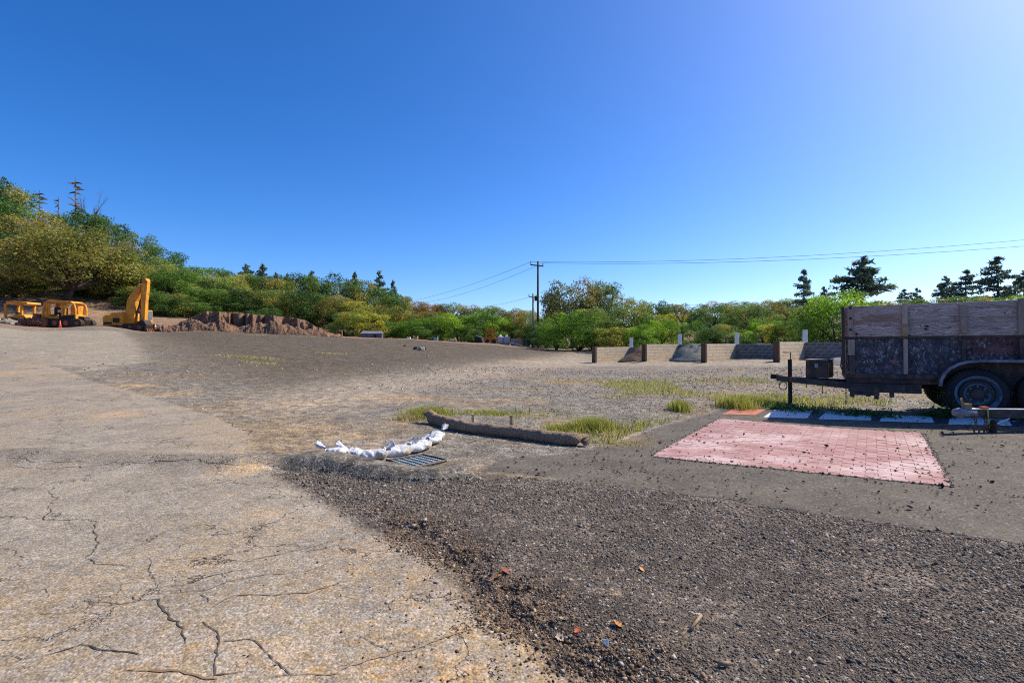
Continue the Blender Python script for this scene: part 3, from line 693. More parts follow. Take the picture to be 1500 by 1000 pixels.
for k in range(4):
    p = F0 + STEP * k + DIRB * (DEPTH - .15)
    q = p + STEP * (1 if k < 3 else 1.35)
    u = STEP / np.hypot(*STEP)
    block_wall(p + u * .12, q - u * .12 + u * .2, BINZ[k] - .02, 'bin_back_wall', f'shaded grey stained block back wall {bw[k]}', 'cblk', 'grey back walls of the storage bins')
    bp = p + DIRB * .32
    s = MB().box(-.14, .14, -.02, .02, .9, 1.93).build('marker_board', M['wht'], None, bevel=.006)
    s.location = (bp[0], bp[1], BINZ[k]); s.rotation_euler = (0, 0, R(-22))
    tag(s, f'upright white marker board at the corner {bw[k]}', 'sign', 'white marker boards on the bins')
def pile(name, c, rx, ry, hh, rz, mat, label, cat='pile', seed=1, power=1.25, n=(26, 44)):
    rng = np.random.default_rng(seed); V = []; F = []
    for i in range(n[0] + 1):
        for j in range(n[1]):
            r = i / n[0]; a = 2 * math.pi * j / n[1]
            V.append((r * math.cos(a), r * math.sin(a)))
    V = np.array(V); r = np.hypot(V[:, 0], V[:, 1])
    z = hh * (1 - r ** power) * (1 + .7 * fbm(V[:, 0] * 2.6 + seed * 9, V[:, 1] * 2.6, 4)) + hh * .12 * fbm(V[:, 0] * 11 + seed, V[:, 1] * 11, 3) * (1 - r * .5)
    x = V[:, 0] * rx; y = V[:, 1] * ry
    wx = x * math.cos(rz) - y * math.sin(rz) + c[0]; wy = x * math.sin(rz) + y * math.cos(rz) + c[1]
    g = Hn(wx, wy)
    zz = g + np.where(r > .999, -.15, z)
    b = float(g.min()); pts = np.stack([wx - c[0], wy - c[1], zz - b], 1)
    m = n[1]
    for i in range(n[0]):
        for j in range(m): F.append((i * m + j, i * m + (j + 1) % m, (i + 1) * m + (j + 1) % m, (i + 1) * m + j))
    o = mesh_obj(name, pts, F, mat, None, True); o.location = (c[0], c[1], b)
    return tag(o, label, cat)
ang = math.atan2(STEP[1], STEP[0])
pile('gravel_pile', F0 + STEP * .62 + DIRB * 2.2, 1.7, 2.1, 1.0, ang, M['pile1'], 'brown heap of fine gravel in the leftmost block bin', seed=3)
pile('gravel_pile', F0 + STEP * 1.6 + DIRB * 2.3, 1.75, 2.1, 1.25, ang, M['pile2'], 'green grey heap of stone in the second block bin', seed=4)
pile('gravel_pile', F0 + STEP * 3.75 + DIRB * 2.0, 2.0, 1.9, .42, ang, M['pile3'], 'low grey spread of fines in the bin behind the trailer', seed=6)
q = F0 + STEP * 3.02 + DIRB * .55 + np.array((.25, -.35)); qz = H(*q)
MB().tube([(0, 0, -.05), (0, 0, .52), (-.38, 0, .53)], .035, 6).build('hose_bib', M['timb']).location = (q[0], q[1], qz)
tag(bpy.data.objects['hose_bib'], 'small bent brown pipe standing at the rightmost side wall', 'pipe')

# ------------------------------------------------------------------ utility poles and wires
def upole(px, Y, top, r, mat, arm, label):
    X = (px - 750) / FPX * Y; b = H(X, Y); zt = CAM_H + (500 - top) / FPX * Y
    o = empty('utility_pole', (X, Y, b), 0, label, 'pole')
    MB().tube([(0, 0, -.5), (0, 0, zt - b)], [r, r * .72], 12).build('shaft', mat, o, True)
    MB().box(-arm, arm * .72, -.06, .06, zt - b - .62, zt - b - .48, rot=(0, R(7), 0)).build('crossarm', M['pole'], o)
    for x in (-arm * .93, arm * .66):
        zz = zt - b - .5 - x * math.tan(R(7)) * .9
        MB().lathe([(.05, 0), (.09, .1), (.05, .2), (.08, .3), (.03, .42)], (x, 0, zz), 'z', 8).build('insulator', M['pole2'], o, True)
    return o, X, b, zt
o1, x1, b1, t1 = upole(788, 70, 383, .17, M['pole'], 1.05, 'tall dark utility pole with a crossarm beside the tall oaks')
o2, x2, b2, t2 = upole(781, 84, 430, .21, M['pole2'], .75, 'shorter grey utility pole left of the tall dark pole')
MB().lathe([(.2, 0), (.24, .1), (.24, .7), (.2, .8)], (.45, -.1, t2 - b2 - 1.2), 'z', 12).build('transformer', M['pole'], o2, True)
def wire(a, b, sag, label, r=.02):
    a = Vector(a); b = Vector(b); pts = []
    for i in range(25):
        t = i / 24; p = a.lerp(b, t); p.z -= sag * 4 * t * (1 - t); pts.append(p - a)
    o = MB().tube(pts, r, 5, False).build('power_wire', M['wire']); o.location = a
    return tag(o, label, 'wire', 'overhead wires')
a1 = (x1 - 1.0, 70, t1 - .05); a2 = (x1 + .7, 70, t1 - .2)
wire(a1, P(1640, 338, 52), 1.0, 'upper of two overhead wires running right from the tall pole')
wire(a2, P(1640, 349, 50), .9, 'lower of two overhead wires running right from the tall pole')
wire(a1, P(560, 446, 130), 1.2, 'upper of two overhead wires running left from the tall pole')
wire(a2, P(600, 445, 130), 1.2, 'lower of two overhead wires running left from the tall pole')
wire((x2, 84, t2 - .4), P(690, 449, 120), .5, 'single low wire running left from the shorter pole')
wire((x2, 84, t2 - .4), P(1110, 442, 92), 1.0, 'single low wire running right from the shorter pole')

# ------------------------------------------------------------------ heavy machines on the crest
def track(o, x0, x1, y, w, hh):
    pr = []
    for k in range(9):
        a = math.pi / 2 + math.pi * k / 8; pr.append((x0 + hh / 2 + hh / 2 * math.cos(a), hh / 2 + hh / 2 * math.sin(a)))
    for k in range(9):
        a = -math.pi / 2 + math.pi * k / 8; pr.append((x1 - hh / 2 + hh / 2 * math.cos(a), hh / 2 + hh / 2 * math.sin(a)))
    t = MB().prism(pr, y - w / 2, y + w / 2).build('track', M['blk'], o)
    g = MB(); nx = int((x1 - x0) / .28)
    for i in range(nx):
        x = x0 + hh / 2 + (x1 - x0 - hh) * i / (nx - 1)
        g.box(x - .05, x + .05, y - w / 2 - .01, y + w / 2 + .01, hh - .01, hh + .05).box(x - .05, x + .05, y - w / 2 - .01, y + w / 2 + .01, -.04, .01)
    s = g.build('grousers', M['blk'], t); s['kind'] = 'stuff'
    for i in range(4):
        x = x0 + hh / 2 + (x1 - x0 - hh) * i / 3
        MB().lathe([(.02, -.02), (hh * .3, -.01), (hh * .3, .05)], (x, y - w / 2 - .045, hh * .5), 'y', 14).build('roller', M['rust'], t)
def at(px, py, Y):
    X = (px - 750) / FPX * Y; return (X, Y, H(X, Y))
E = empty('excavator', at(200, 480, 62), R(-8), 'yellow excavator with boom and stick folded upright beside the dirt bank', 'excavator')
k = 62 / FPX
def ex(pts): return [((x - 200) * k, (481 - y) * k) for x, y in pts]
track(E, -2.6, 1.9, -.9, .55, .75); track(E, -2.6, 1.9, 1.1, .55, .75)
MB().prism(ex([(162, 474), (161, 462), (166, 459), (172, 459), (175, 456), (190, 456), (192, 462), (192, 474)]), -1.3, 1.3).build('house', M['yel'], E, bevel=.06)
MB().box(-3.0, -2.0, -1.34, -1.3, .75, 1.0).build('counterweight_band', M['blk'], E)
MB().box(-1.8, -.95, -1.335, -1.29, .95, 1.45).build('engine_grille', M['blk'], E)
MB().prism(ex([(190, 477), (190.5, 458), (193, 440), (197, 432), (212, 415), (215, 417), (213.5, 426), (207, 440), (205.5, 458), (204, 477)]), -.75, -.25).build('boom', M['yel'], E, bevel=.04)
st = MB().prism(ex([(215.5, 419), (218.5, 409), (223.5, 408), (225.5, 412), (224.5, 424), (222.5, 440), (221, 470), (215, 471), (214.8, 440)]), -.72, -.28).build('stick', M['yel'], E, bevel=.04)
MB().lathe([(.05, -.3), (.28, -.29), (.28, .29), (.05, .3)], (ex([(221, 411)])[0][0], -.5, ex([(221, 411)])[0][1]), 'y', 14).build('pivot', M['org'], st)
a, b = ex([(204, 462), (214, 436)]); MB().tube([(a[0], -.5, a[1]), (b[0], -.5, b[1])], .09, 8).build('hydraulic_cylinder', M['blk'], E)
a, b = ex([(199, 437), (216, 418)]); MB().tube([(a[0], -.5, a[1] + .25), (b[0], -.5, b[1] + .2)], .09, 8).build('hydraulic_cylinder', M['blk'], E)
cab = MB().box(.55, 1.25, -.2, .95, .85, 2.45).build('cab', M['yel'], E, bevel=.05)
MB().box(.6, 1.2, -.215, -.19, 1.3, 2.3).box(1.235, 1.262, -.1, .85, 1.3, 2.3).build('cab_glass', M['gls'], cab)
MB().prism(ex([(213, 468), (222, 466), (227, 473), (225, 481), (216, 482), (212, 476)]), -1.0, .0).build('bucket', M['blk'], E, bevel=.03)
for i in range(4): MB().prism(ex([(224, 480), (227, 478), (228.5, 482)]), -.95 + .25 * i, -.83 + .25 * i).build('bucket_tooth', M['rust'], E)

def cone(px, Y, hh, label, stripe):
    o = empty('traffic_cone', at(px, 0, Y), 0, label, 'cone')
    MB().box(-.2, .2, -.2, .2, 0, .04).build('base', M['cone'], o)
    MB().lathe([(.15, .04), (.10, hh * .45), (.04, hh)], (0, 0, 0), 'z', 14).build('body', M['cone'], o, True)
    if stripe:
        MB().lathe([(.104, hh * .45), (.075, hh * .72)], (0, 0, 0), 'z', 14).build('reflective_band', M['wht'], o, True)
cone(227.5, 60.6, 1.05, 'orange cone with a white band beside the excavator bucket', True)
cone(88, 60.4, .85, 'plain orange cone in front of the cabbed bulldozer', False)

D = empty('bulldozer', at(94, 475, 62), R(4), 'yellow bulldozer with a caged cab beside the excavator', 'bulldozer')
k = 62 / FPX
def dz(pts): return [((x - 94) * k, (476 - y) * k) for x, y in pts]
track(D, -1.9, 2.9, -.95, .6, .95); track(D, -1.9, 2.9, 1.0, .6, .95)
MB().prism(dz([(72, 468), (72, 458), (80, 457), (84, 462), (100, 458), (118, 458), (120, 468)]), -.95, .95).build('body', M['yel'], D, bevel=.04)
MB().box(.15, 1.95, -1.0, -.955, .8, 1.45).build('engine_grille', M['blk'], D)
MB().prism(dz([(77, 438), (80, 436.5), (112, 438.5), (114, 441), (100, 441.5), (77, 440.5)]), -.95, .95).build('cab_roof', M['yel'], D, bevel=.03)
for pts in ([(71, 469), (76, 440)], [(77, 466), (79, 440)], [(100, 460), (99.5, 441)], [(82, 458), (80, 440)]):
    a, b = dz(pts)
    for y in (-.9, .9): MB().tube([(a[0], y, a[1]), (b[0], y, b[1])], .14, 6).build('cage_post', M['yel'], D)
pr = dz([(103, 459), (104, 447), (107, 442.5), (112, 441), (116, 443), (118, 450), (118, 459)])
for y in (-.9, .9): MB().tube([(p[0], y, p[1]) for p in pr], .13, 6).build('cage_hoop', M['yel'], D)
MB().box(.9, 1.75, -.2, .9, 1.5, 2.6).build('engine_panel', M['yel'], D)
MB().box(-.9, .1, -.4, .5, 1.5, 2.4).build('seat', M['blk'], D, bevel=.08)
MB().box(-.35, .15, -.6, -.2, 1.75, 2.1).build('seat_cushion', M['blue'], D, bevel=.08)
MB().prism(dz([(66, 474), (64, 465), (66, 457), (69, 457), (68, 466), (70, 474)]), -1.6, 1.6).build('blade', M['rust'], D)
MB().prism(dz([(118, 468), (119, 460), (126, 461), (128, 466), (124, 474), (121, 470)]), -.5, .5).build('ripper', M['blk'], D)
D2 = empty('bulldozer', at(34, 470, 64), R(-4), 'yellow bulldozer under an open flat canopy behind the rocks', 'bulldozer')
k = 64 / FPX
def d2(pts): return [((x - 34) * k, (470 - y) * k) for x, y in pts]
track(D2, -2.0, 2.2, -.95, .55, .8); track(D2, -2.0, 2.2, .95, .55, .8)
MB().prism(d2([(18, 440), (18, 436), (29, 435), (51, 437), (52, 439.5), (40, 441)]), -.9, .9).build('canopy', M['yel'], D2, bevel=.02)
for pts in ([(16, 458), (19, 439)], [(42, 456), (43, 440)]):
    a, b = d2(pts)
    for y in (-.8, .8): MB().box(a[0] - .11, a[0] + .11, y - .1, y + .1, a[1], b[1]).build('canopy_post', M['yel'], D2)
MB().prism(d2([(29, 464), (28, 456), (31, 453.5), (45, 455), (48, 459), (47, 465)]), -.8, .8).build('hood', M['yel'], D2, bevel=.08)
MB().prism(d2([(10, 463), (14, 458), (22, 457), (26, 462), (26, 466), (10, 466)]), -.7, .7).build('rear_deck', M['yel'], D2, bevel=.03)
MB().box(-.75, -.5, -.3, .3, .9, 1.6).build('seat', M['blk'], D2)
SR = empty('compactor_drum', at(50, 474, 60.5), R(5), 'rusty sheepsfoot compactor drum with knobs between the bulldozers', 'roller')
MB().lathe([(.1, -1.5), (.42, -1.49), (.42, 1.49), (.1, 1.5)], (0, 0, .5), 'x', 22).build('drum', M['rust'], SR, True)
for i in range(11):
    for j in range(10):
        a = 2 * math.pi * (j + .5 * (i % 2)) / 10; x = -1.35 + .27 * i
        c, s_ = math.cos(a), math.sin(a)
        if s_ < -.6 and c > 0: continue
        f = MB().tube([(x, .38 * c, .5 + .38 * s_), (x, .6 * c, .5 + .6 * s_)], [.10, .075], 6).build('foot', M['rust'], SR)
for i, (px, Y, s) in enumerate([(3, 60.5, .75), (13, 60, .9), (22, 60.6, .7), (29, 60.2, .5), (-8, 61, .8), (18, 59.6, .4)]):
    rg = np.random.default_rng(50 + i); mb = MB().lathe([(.01, -.55), (.45, -.4), (.62, 0), (.45, .38), (.01, .5)], (0, 0, .3), 'z', 9)
    mb.v = [tuple(np.array(v) * (1 + rg.uniform(-.2, .2, 3))) for v in mb.v]
    o = mb.build('boulder', M['rock'], None, False, .05); o.scale = (s * 1.5, s, s); o.location = at(px, 0, Y); o.rotation_euler = (0, 0, i)
    tag(o, f'{["largest pale", "broad pale", "second broad", "small tilted", "edge cut", "lowest small"][i]} boulder in the rock heap before the canopied bulldozer', 'rock', 'rocks before the canopied bulldozer')

D.scale = (.98, .98, 1.0); D2.scale = (.98, .98, 1.0); E.scale = (1.03, 1.03, 1.03)
# dirt bank cut by the excavator
def dirt_bank():
    pxs = np.linspace(236, 500, 300); nt = 54; V = []
    for i, px in enumerate(pxs):
        top = np.interp(px, [236, 262, 285, 300, 330, 365, 400, 430, 448, 462, 480, 500], [480, 474, 462, 456, 456.5, 459, 462, 465, 469, 478, 487, 493])
        face = 62.5 + .5 * math.sin(px * .23) * smooth(300, 320, px) * smooth(440, 400, px) + 1.5 * fbm(np.array([px * .13]), np.array([3.3]), 3)[0]
        face += 1.3 * float(smooth(-.02, .1, fbm(np.array([px * .055]), np.array([8.1]), 2)[0])) * float(smooth(312, 324, px)) * float(smooth(450, 400, px))
        m = np.interp(px, [236, 300, 345, 372, 396, 418, 452, 480, 500], [.9, 1.2, .75, .95, 1.15, 1.0, .7, .7, .2])
        for j in range(nt):
            t = j / (nt - 1)
            Xm = (px - 750) / FPX * 62
            if t < .45:                       # spoil heap in front of the cut
                u = t / .45; Y = 58.8 + u * (face - 59.2); X = (px - 750) / FPX * Y
                z = H2(X, Y) - .1 + m * math.sin(min(1, u * 1.15) * math.pi * .86) * (1 + 1.3 * N2(Xm * .45, Y * .45)) + .75 * N2(Xm * 1.1, Y * 1.1) * math.sin(u * 3.1) + .3 * N2(Xm * 4, Y * 4)
                if j == 0: z = H2(X, Y) - .3
            elif t < .78:                     # the steep cut face
                u = (t - .45) / .33
                X = (px - 750) / FPX * face; zt = CAM_H + (500 - top) / FPX * 63; zb = H2(X, face) + .2; zz_ = zb + (max(zt, zb) - zb) * u
                Y = face - .9 + 1.0 * u + 1.0 * N2(Xm * .8, zz_ * .5) + .5 * N2(Xm * 2.6, zz_ * 1.6)
                X = (px - 750) / FPX * Y; z = zz_ + .1 * N2(Xm * 3, 5.5)
            else:
                u = (t - .78) / .22; Y = face + .1 + u * 9; X = (px - 750) / FPX * Y
                zt = CAM_H + (500 - top) / FPX * 63
                z = zt * (1 - u) + (H2(X, Y) - .3) * u + .3 * N2(Xm * 1.5, Y * .8) * math.sin(u * 3.14)
            V.append((X, Y, z))
    V = np.array(V); F = [(i * nt + j, (i + 1) * nt + j, (i + 1) * nt + j + 1, i * nt + j + 1) for i in range(299) for j in range(nt - 1)]
    c = np.array(at(370, 0, 62)); o = mesh_obj('dirt_bank', V - c, F, M['soil'], None, True); o.location = c
    tag(o, 'long brown bank of excavated earth with a steep cut face', 'dirt bank')
_hx = {}
def H2(X, Y):
    k = (round(X, 0), round(Y, 0))
    if k not in _hx: _hx[k] = float(h_base(np.array([X]), np.array([Y]))[0])
    return _hx[k]
def N2(a, b): return float(fbm(np.array([a]), np.array([b]), 3)[0])
dirt_bank()
def clod(px, Y, s, i):
    rg = np.random.default_rng(80 + i); mb = MB().lathe([(.01, -.5), (.45, -.35), (.6, 0), (.4, .35), (.01, .45)], (0, 0, .25), 'z', 8)
    mb.v = [tuple(np.array(v) * (1 + rg.uniform(-.25, .25, 3))) for v in mb.v]
    o = mb.build('earth_clod', M['soil']); o.scale = (s * 1.3, s, s * .8); o.location = at(px, 0, Y); return o

# ------------------------------------------------------------------ things at the far yard edge
def box_thing(name, px, Y, w, d, hh, mat, label, cat, rz=0., top=None):
    o = empty(name, at(px, 0, Y), rz, label, cat)
    MB().box(-w / 2, w / 2, -d / 2, d / 2, 0, hh).build('body', mat, o, bevel=.02)
    return o
S = empty('shed', at(545, 0, 78), R(8), 'small grey gabled shed at the far edge of the yard', 'shed')
MB().prism([(-1.55, 0), (-1.55, .75), (1.55, .75), (1.55, 0)], -.9, .9).build('wall', M['shed'], S)
MB().add([(-1.65, -1, .72), (1.65, -1, .72), (1.65, 1, .72), (-1.65, 1, .72), (-1.4, 0, 1.12), (1.4, 0, 1.12)], [(0, 1, 5, 4), (1, 2, 5), (2, 3, 4, 5), (3, 0, 4), (0, 3, 2, 1)]).build('roof', M['shed'], S)
MB().box(.35, .75, -.93, -.895, .05, .6).build('door', M['blk'], S)
box_thing('storage_drum', 599, 80, .5, .5, .55, M['wht'], 'small white box at the far edge left of the wood crate', 'box')
cr = box_thing('wood_crate', 609, 79, .6, .6, .65, M['wood'], 'open wood crate at the far edge of the yard', 'crate')
for x in (-.33, .27): MB().box(x, x + .06, -.33, .33, 0, .75).build('corner_post', M['wood'], cr)
FB = empty('flatbed_trailer', at(624, 0, 80), 0, 'low rusty flatbed deck between the wood crate and the teal box', 'trailer')
MB().box(-1.4, 1.6, -.7, .7, .28, .38).build('deck', M['rust'], FB)
for x in (-.3, .4):
    for y in (-.72, .72): MB().lathe([(.02, -.07), (.19, -.06), (.19, .06), (.02, .07)], (x, y, .19), 'y', 12).build('wheel', M['blk'], FB)
tb = box_thing('teal_box', 638, 79, .55, .5, .6, M['teal'], 'small teal box with a white post at the far edge', 'box')
MB().box(.3, .42, -.2, -.08, 0, .8).build('corner_post', M['wht'], tb)
box_thing('concrete_slab', 663, 78, 1.3, .5, .3, M['conc'], 'low grey slab lying at the far edge left of the forklift', 'slab')
FK = empty('forklift', at(718, 0, 75), R(12), 'orange forklift with a raised slatted guard beside two wrapped pallets', 'forklift')
MB().prism([(-.8, .25), (-.85, .75), (-.3, .95), (.6, .9), (.85, .6), (.85, .25)], -.5, .5).build('body', M['org'], FK, bevel=.06)
MB().box(.35, .8, -.52, -.35, .35, 1.0).build('battery_box', M['yel'], FK, bevel=.03)
for x in (-.62, .55):
    for y in (-.45, .45): MB().box(x - .05, x + .05, y - .05, y + .05, .9, 2.15).build('guard_post', M['org'], FK)
for i in range(4): MB().box(-.72, .66, -.5, .5, 1.35 + .26 * i, 1.45 + .26 * i).build('guard_slat', M['org'], FK)
for x in (-.5, .5):
    for y in (-.45, .45): MB().lathe([(.03, -.12), (.28, -.11), (.28, .11), (.03, .12)], (x, y, .28), 'y', 14).build('wheel', M['blk'], FK)
CT = empty('loader_bucket', at(703, 0, 76), R(-10), 'dark loader attachment with a pale arm left of the forklift', 'loader')
MB().prism([(-.7, 0), (-.75, .7), (-.4, 1.0), (.3, .75), (.5, .2), (.4, 0)], -.5, .5).build('body', M['blk'], CT, bevel=.04)
MB().box(-.55, .85, -.62, -.5, .75, .9, rot=(0, R(22), 0)).build('lift_arm', M['conc'], CT)
for i, (px, nm) in enumerate([(733, 'left'), (742, 'right')]):
    o = empty('wrapped_pallet', at(px, 0, 74 - i * .3), R(8), f'{nm} of two wrapped pallets of pale bags beside the forklift', 'pallet', 'wrapped pallets')
    MB().box(-.45, .45, -.4, .4, 0, .13).build('pallet', M['wood'], o)
    MB().box(-.42, .42, -.4, .4, .13, 1.15).build('load', M['wrap'], o, bevel=.1)
    MB().lathe([(.3, 1.15), (.16, 1.3), (.05, 1.45)], (0, 0, 0), 'z', 8).build('wrap_knot', M['wht'], o)
for i, (px, w, hh, mt) in enumerate([(753, 1.0, 1.05, 'conc'), (762, 1.0, 1.2, 'wood'), (771, 1.1, 1.15, 'shed')]):
    o = box_thing('storage_bin', px, 80, w, .9, hh, M[mt], f'{["pale grey", "brownish", "dark grey"][i]} upright bin right of the wrapped pallets', 'bin')
    for j in range(3): MB().box(-w / 2 + .12 + j * .3, -w / 2 + .18 + j * .3, -.475, -.452, .1, hh - .1).build('rib', M[mt], o)
sh = MB().add([(-.9, -.2, .45), (.8, -.2, .02), (.8, .5, .06), (-.9, .5, .55), (-.9, -.2, .41), (.8, -.2, -.02), (.8, .5, .02), (-.9, .5, .51)], [(0, 1, 2, 3), (4, 7, 6, 5), (0, 4, 5, 1), (1, 5, 6, 2), (2, 6, 7, 3), (3, 7, 4, 0)]).build('white_sheet', M['wht'])
sh.location = at(757, 0, 73); tag(sh, 'sloping white sheet lying below the upright bins', 'sheet')
wb = box_thing('utility_box', 818, 72, 1.35, .7, .55, M['blue'], 'pale blue box on the ground right of the utility poles', 'box')
for j in range(4): MB().box(-.6 + j * .32, -.52 + j * .32, -.37, -.352, .05, .5).build('rib', M['wht'], wb)
rl = empty('wooden_rail', at(489, 0, 66), 0, 'thin wooden rail on a post right of the dirt bank', 'rail')
MB().box(-1.6, 1.1, -.05, .05, .92, 1.0).build('rail', M['deadwood'], rl); MB().box(1.0, 1.1, -.05, .05, -.1, 1.0).build('post', M['wood'], rl)
for i, (px, py) in enumerate([(609, 512), (617, 514), (621, 512), (614, 511), (593, 507), (627, 521)]):
    g = G(px, py); rg = np.random.default_rng(20 + i); mb = MB().lathe([(.01, -.5), (.45, -.35), (.6, 0), (.4, .35), (.01, .45)], (0, 0, .2), 'z', 8)
    mb.v = [tuple(np.array(v) * (1 + rg.uniform(-.25, .25, 3))) for v in mb.v]
    o = mb.build('rubble_stone', M['rock'] if i % 2 else M['blk']); s = [.35, .45, .3, .25, .22, .14][i]; o.scale = (s, s, s); o.location = (g[0], g[1], H(*g)); o.rotation_euler = (.3 * i, 0, i)
    tag(o, f'{["dark left", "pale main", "dark right", "pale upper", "lone pale outlying", "lone dark lower"][i]} stone of the rubble on the dark slope', 'stone', 'rubble on the dark slope')

# ------------------------------------------------------------------ dump trailer
def wood_mat():
    n = NT('weathered_plank', .9); v = n.scale(n.pos(), (.7, 4, 4))
    warp = n.node('ShaderNodeVectorMath', {'operation': 'ADD'}, i0=v, i1=n.node('ShaderNodeVectorMath', {'operation': 'SCALE'}, i0=n.noise(n.pos(), 3.0, 3, .5, 1), Scale=1.1).outputs[0]).outputs[0]
    g = n.noise(n.scale(warp, (.6, 1, 6)), 5, 6, .6)
    c = n.mix(n.ramp(g, .36, .64), (.23, .16, .13), (.68, .55, .47))
    c = n.mix(n.ramp(n.noise(v, 1.3, 5), .5, .66, 0, .7), c, (.30, .17, .10))
    kn = n.voro(n.scale(n.pos(), (2.2, 1, 4.2)), 1.3)
    c = n.mix(n.ramp(kn, .14, .05), c, (.035, .022, .018))
    c = n.mix(n.ramp(n.noise(n.pos(), 9, 5, .7), .60, .68), c, (.04, .03, .03))
    n.bump(g, .6, .01); return n.done(c)
def peel_mat(name, a, b, red):
    n = NT(name, .65); v = n.scale(n.pos(), (1, 1, .6))
    f = n.noise(v, 22, 8, .78); f2 = n.noise(v, 8, 7, .75)
    c = n.mix(n.ramp(f2, .45, .6), a, b)
    c = n.mix(n.ramp(f, .54, .62), c, (.38, .39, .39))
    c = n.mix(n.ramp(n.noise(n.pos(), 6, 6, .7), .56, .66), c, red)
    c = n.mix(n.ramp(n.noise(v, 24, 7, .75), .53, .60), c, (.012, .010, .012))
    n.b.inputs['Specular IOR Level'].default_value = .45
    n.bump(f, .5, .006); return n.done(c)
M['plank'] = wood_mat()
M['peel'] = peel_mat('peeling_blue_steel', (.040, .042, .055), (.11, .11, .12), (.32, .13, .08))
M['peelr'] = peel_mat('peeling_maroon_steel', (.085, .036, .04), (.19, .075, .07), (.28, .10, .06))
M['dsteel'] = simple('dark_steel', (.045, .04, .04), (.10, .08, .068), 3, 30, .65, dirt=(.20, .105, .06), rnd=.1)
M['stake'] = simple('grey_stake_wood', (.42, .33, .25), (.28, .21, .16), 3, 30, .9, stretch=(1, 1, .2), rnd=.15)
M['fend'] = simple('fender_edge', (.28, .30, .33), (.16, .16, .18), 4, 30, .5, dirt=(.22, .11, .06))
M['tyre'] = simple('tyre_rubber', (.022, .021, .023), (.035, .033, .033), 4, 40, .8, rnd=.05)
M['rim'] = simple('blue_grey_rim', (.14, .24, .31), (.06, .10, .14), 5, 40, .45, dirt=(.13, .07, .05))
M['galv'] = simple('galvanised', (.30, .32, .35), (.20, .21, .23), 4, 30, .5, metal=.2)
M['chain'] = simple('rusty_chain', (.20, .12, .07), (.09, .06, .045), 8, 40, .7)
M['strap'] = simple('yellow_strap', (.62, .50, .12), (.45, .36, .08), 8, 40, .8)
TX, TY = 6.05, 9.2; TA = R(-30)
TZ = -.03
T = empty('dump_trailer', (TX, TY, TZ), TA, 'weathered wooden sided dump trailer with peeling dark blue steel body', 'trailer')
TL, TW = 3.7, 1.35
T.rotation_euler = (0, R(-.5), TA)
def seg(name, x0, x1, y0, y1, z0, z1, mat, par=T, bev=.006, rot=None): return MB().box(x0, x1, y0, y1, z0 - TZ, z1 - TZ, rot).build(name, mat, par, bevel=bev)
seg('plank', .045, TL, .0, .042, 1.335, 1.61, M['plank'], rot=(0, R(-.05), 0)); seg('plank', .05, TL, .003, .045, 1.616, 1.885, M['plank'], rot=(0, R(-.2), 0))
seg('plank', .045, TL, TW - .045, TW, 1.335, 1.61, M['plank']); seg('plank', .045, TL, TW - .045, TW, 1.616, 1.88, M['plank'])
seg('plank', .0, .04, .02, TW - .02, 1.335, 1.61, M['plank']); seg('plank', .0, .04, .03, TW - .03, 1.616, 1.87, M['plank'])
for i, (a, b) in enumerate([(.04, .845), (.85, 1.615), (1.62, 2.315), (2.32, 3.0), (3.005, TL)]):
    seg('side_panel', a, b, .03, .05, .64, 1.30, M['peelr'] if i == 2 else M['peel'])
seg('side_panel', .02, TL, TW - .05, TW - .03, .64, 1.30, M['peel']); seg('front_panel', .01, .03, .05, TW - .05, .64, 1.30, M['peel'])
seg('top_rail', .0, TL, -.01, .055, 1.292, 1.332, M['dsteel']); seg('top_rail', .0, TL, TW - .055, TW + .01, 1.292, 1.332, M['dsteel']); seg('top_rail', -.01, .045, .06, TW - .06, 1.292, 1.332, M['dsteel'])
seg('bottom_rail', .0, TL, -.005, .06, .60, .68, M['dsteel']); seg('floor', .01, TL, .065, TW, .55, .635, M['dsteel'])
for x, w, z0, z1, m in [(.07, .085, 1.36, 1.90, 'stake'), (.085, .10, 1.0, 1.285, 'stake'), (.09, .09, .66, .99, 'dsteel'), (.855, .085, 1.335, 1.905, 'stake'), (.86, .06, .68, 1.285, 'stake'), (1.62, .085, 1.36, 1.85, 'stake'), (1.625, .05, .9, 1.285, 'dsteel'), (2.325, .085, 1.335, 1.91, 'stake'), (2.325, .06, .9, 1.285, 'dsteel'), (3.0, .09, .95, 1.9, 'stake')]:
    seg('stake', x - w / 2, x + w / 2, -.05, -.012 if z0 > 1.3 else .028, z0, z1, M[m], bev=.008)
seg('stake_block', .81, .90, -.075, -.052, 1.35, 1.54, M['wood']); seg('stake_block', 1.575, 1.67, -.075, -.052, 1.37, 1.63, M['stake'])
seg('corner_post', -.06, -.012, -.03, .06, .66, 1.88, M['timb'])
for z in (1.46, 1.66, 1.85): MB().lathe([(.002, -.016), (.022, -.014), (.022, 0)], (.07, -.05, z - TZ), 'y', 10).build('bolt', M['blk'], T)
seg('frame_beam', .04, 1.09, .07, .16, .34, .50, M['dsteel']); seg('frame_beam', .04, TL, .075, .165, .505, .598, M['dsteel']); seg('frame_beam', .04, TL, TW - .3, TW - .2, .36, .598, M['dsteel'])
seg('cross_member', .06, .16, .17, TW - .31, .38, .54, M['dsteel'])
for x, z in [(.1, .24), (.22, .28), (.34, .26), (.46, .22), (.68, .26)]: seg('hanger', x - .035, x + .03, .08, .15, z, .338, M['dsteel'])
seg('hanger', .06, .5, .085, .14, .28, .338, M['dsteel'])
MB().tube([(-.02, .02, .64 - TZ), (-.08, .0, .8 - TZ), (-.06, .0, 1.0 - TZ)], .012, 6).build('brake_hose', M['chain'], T)
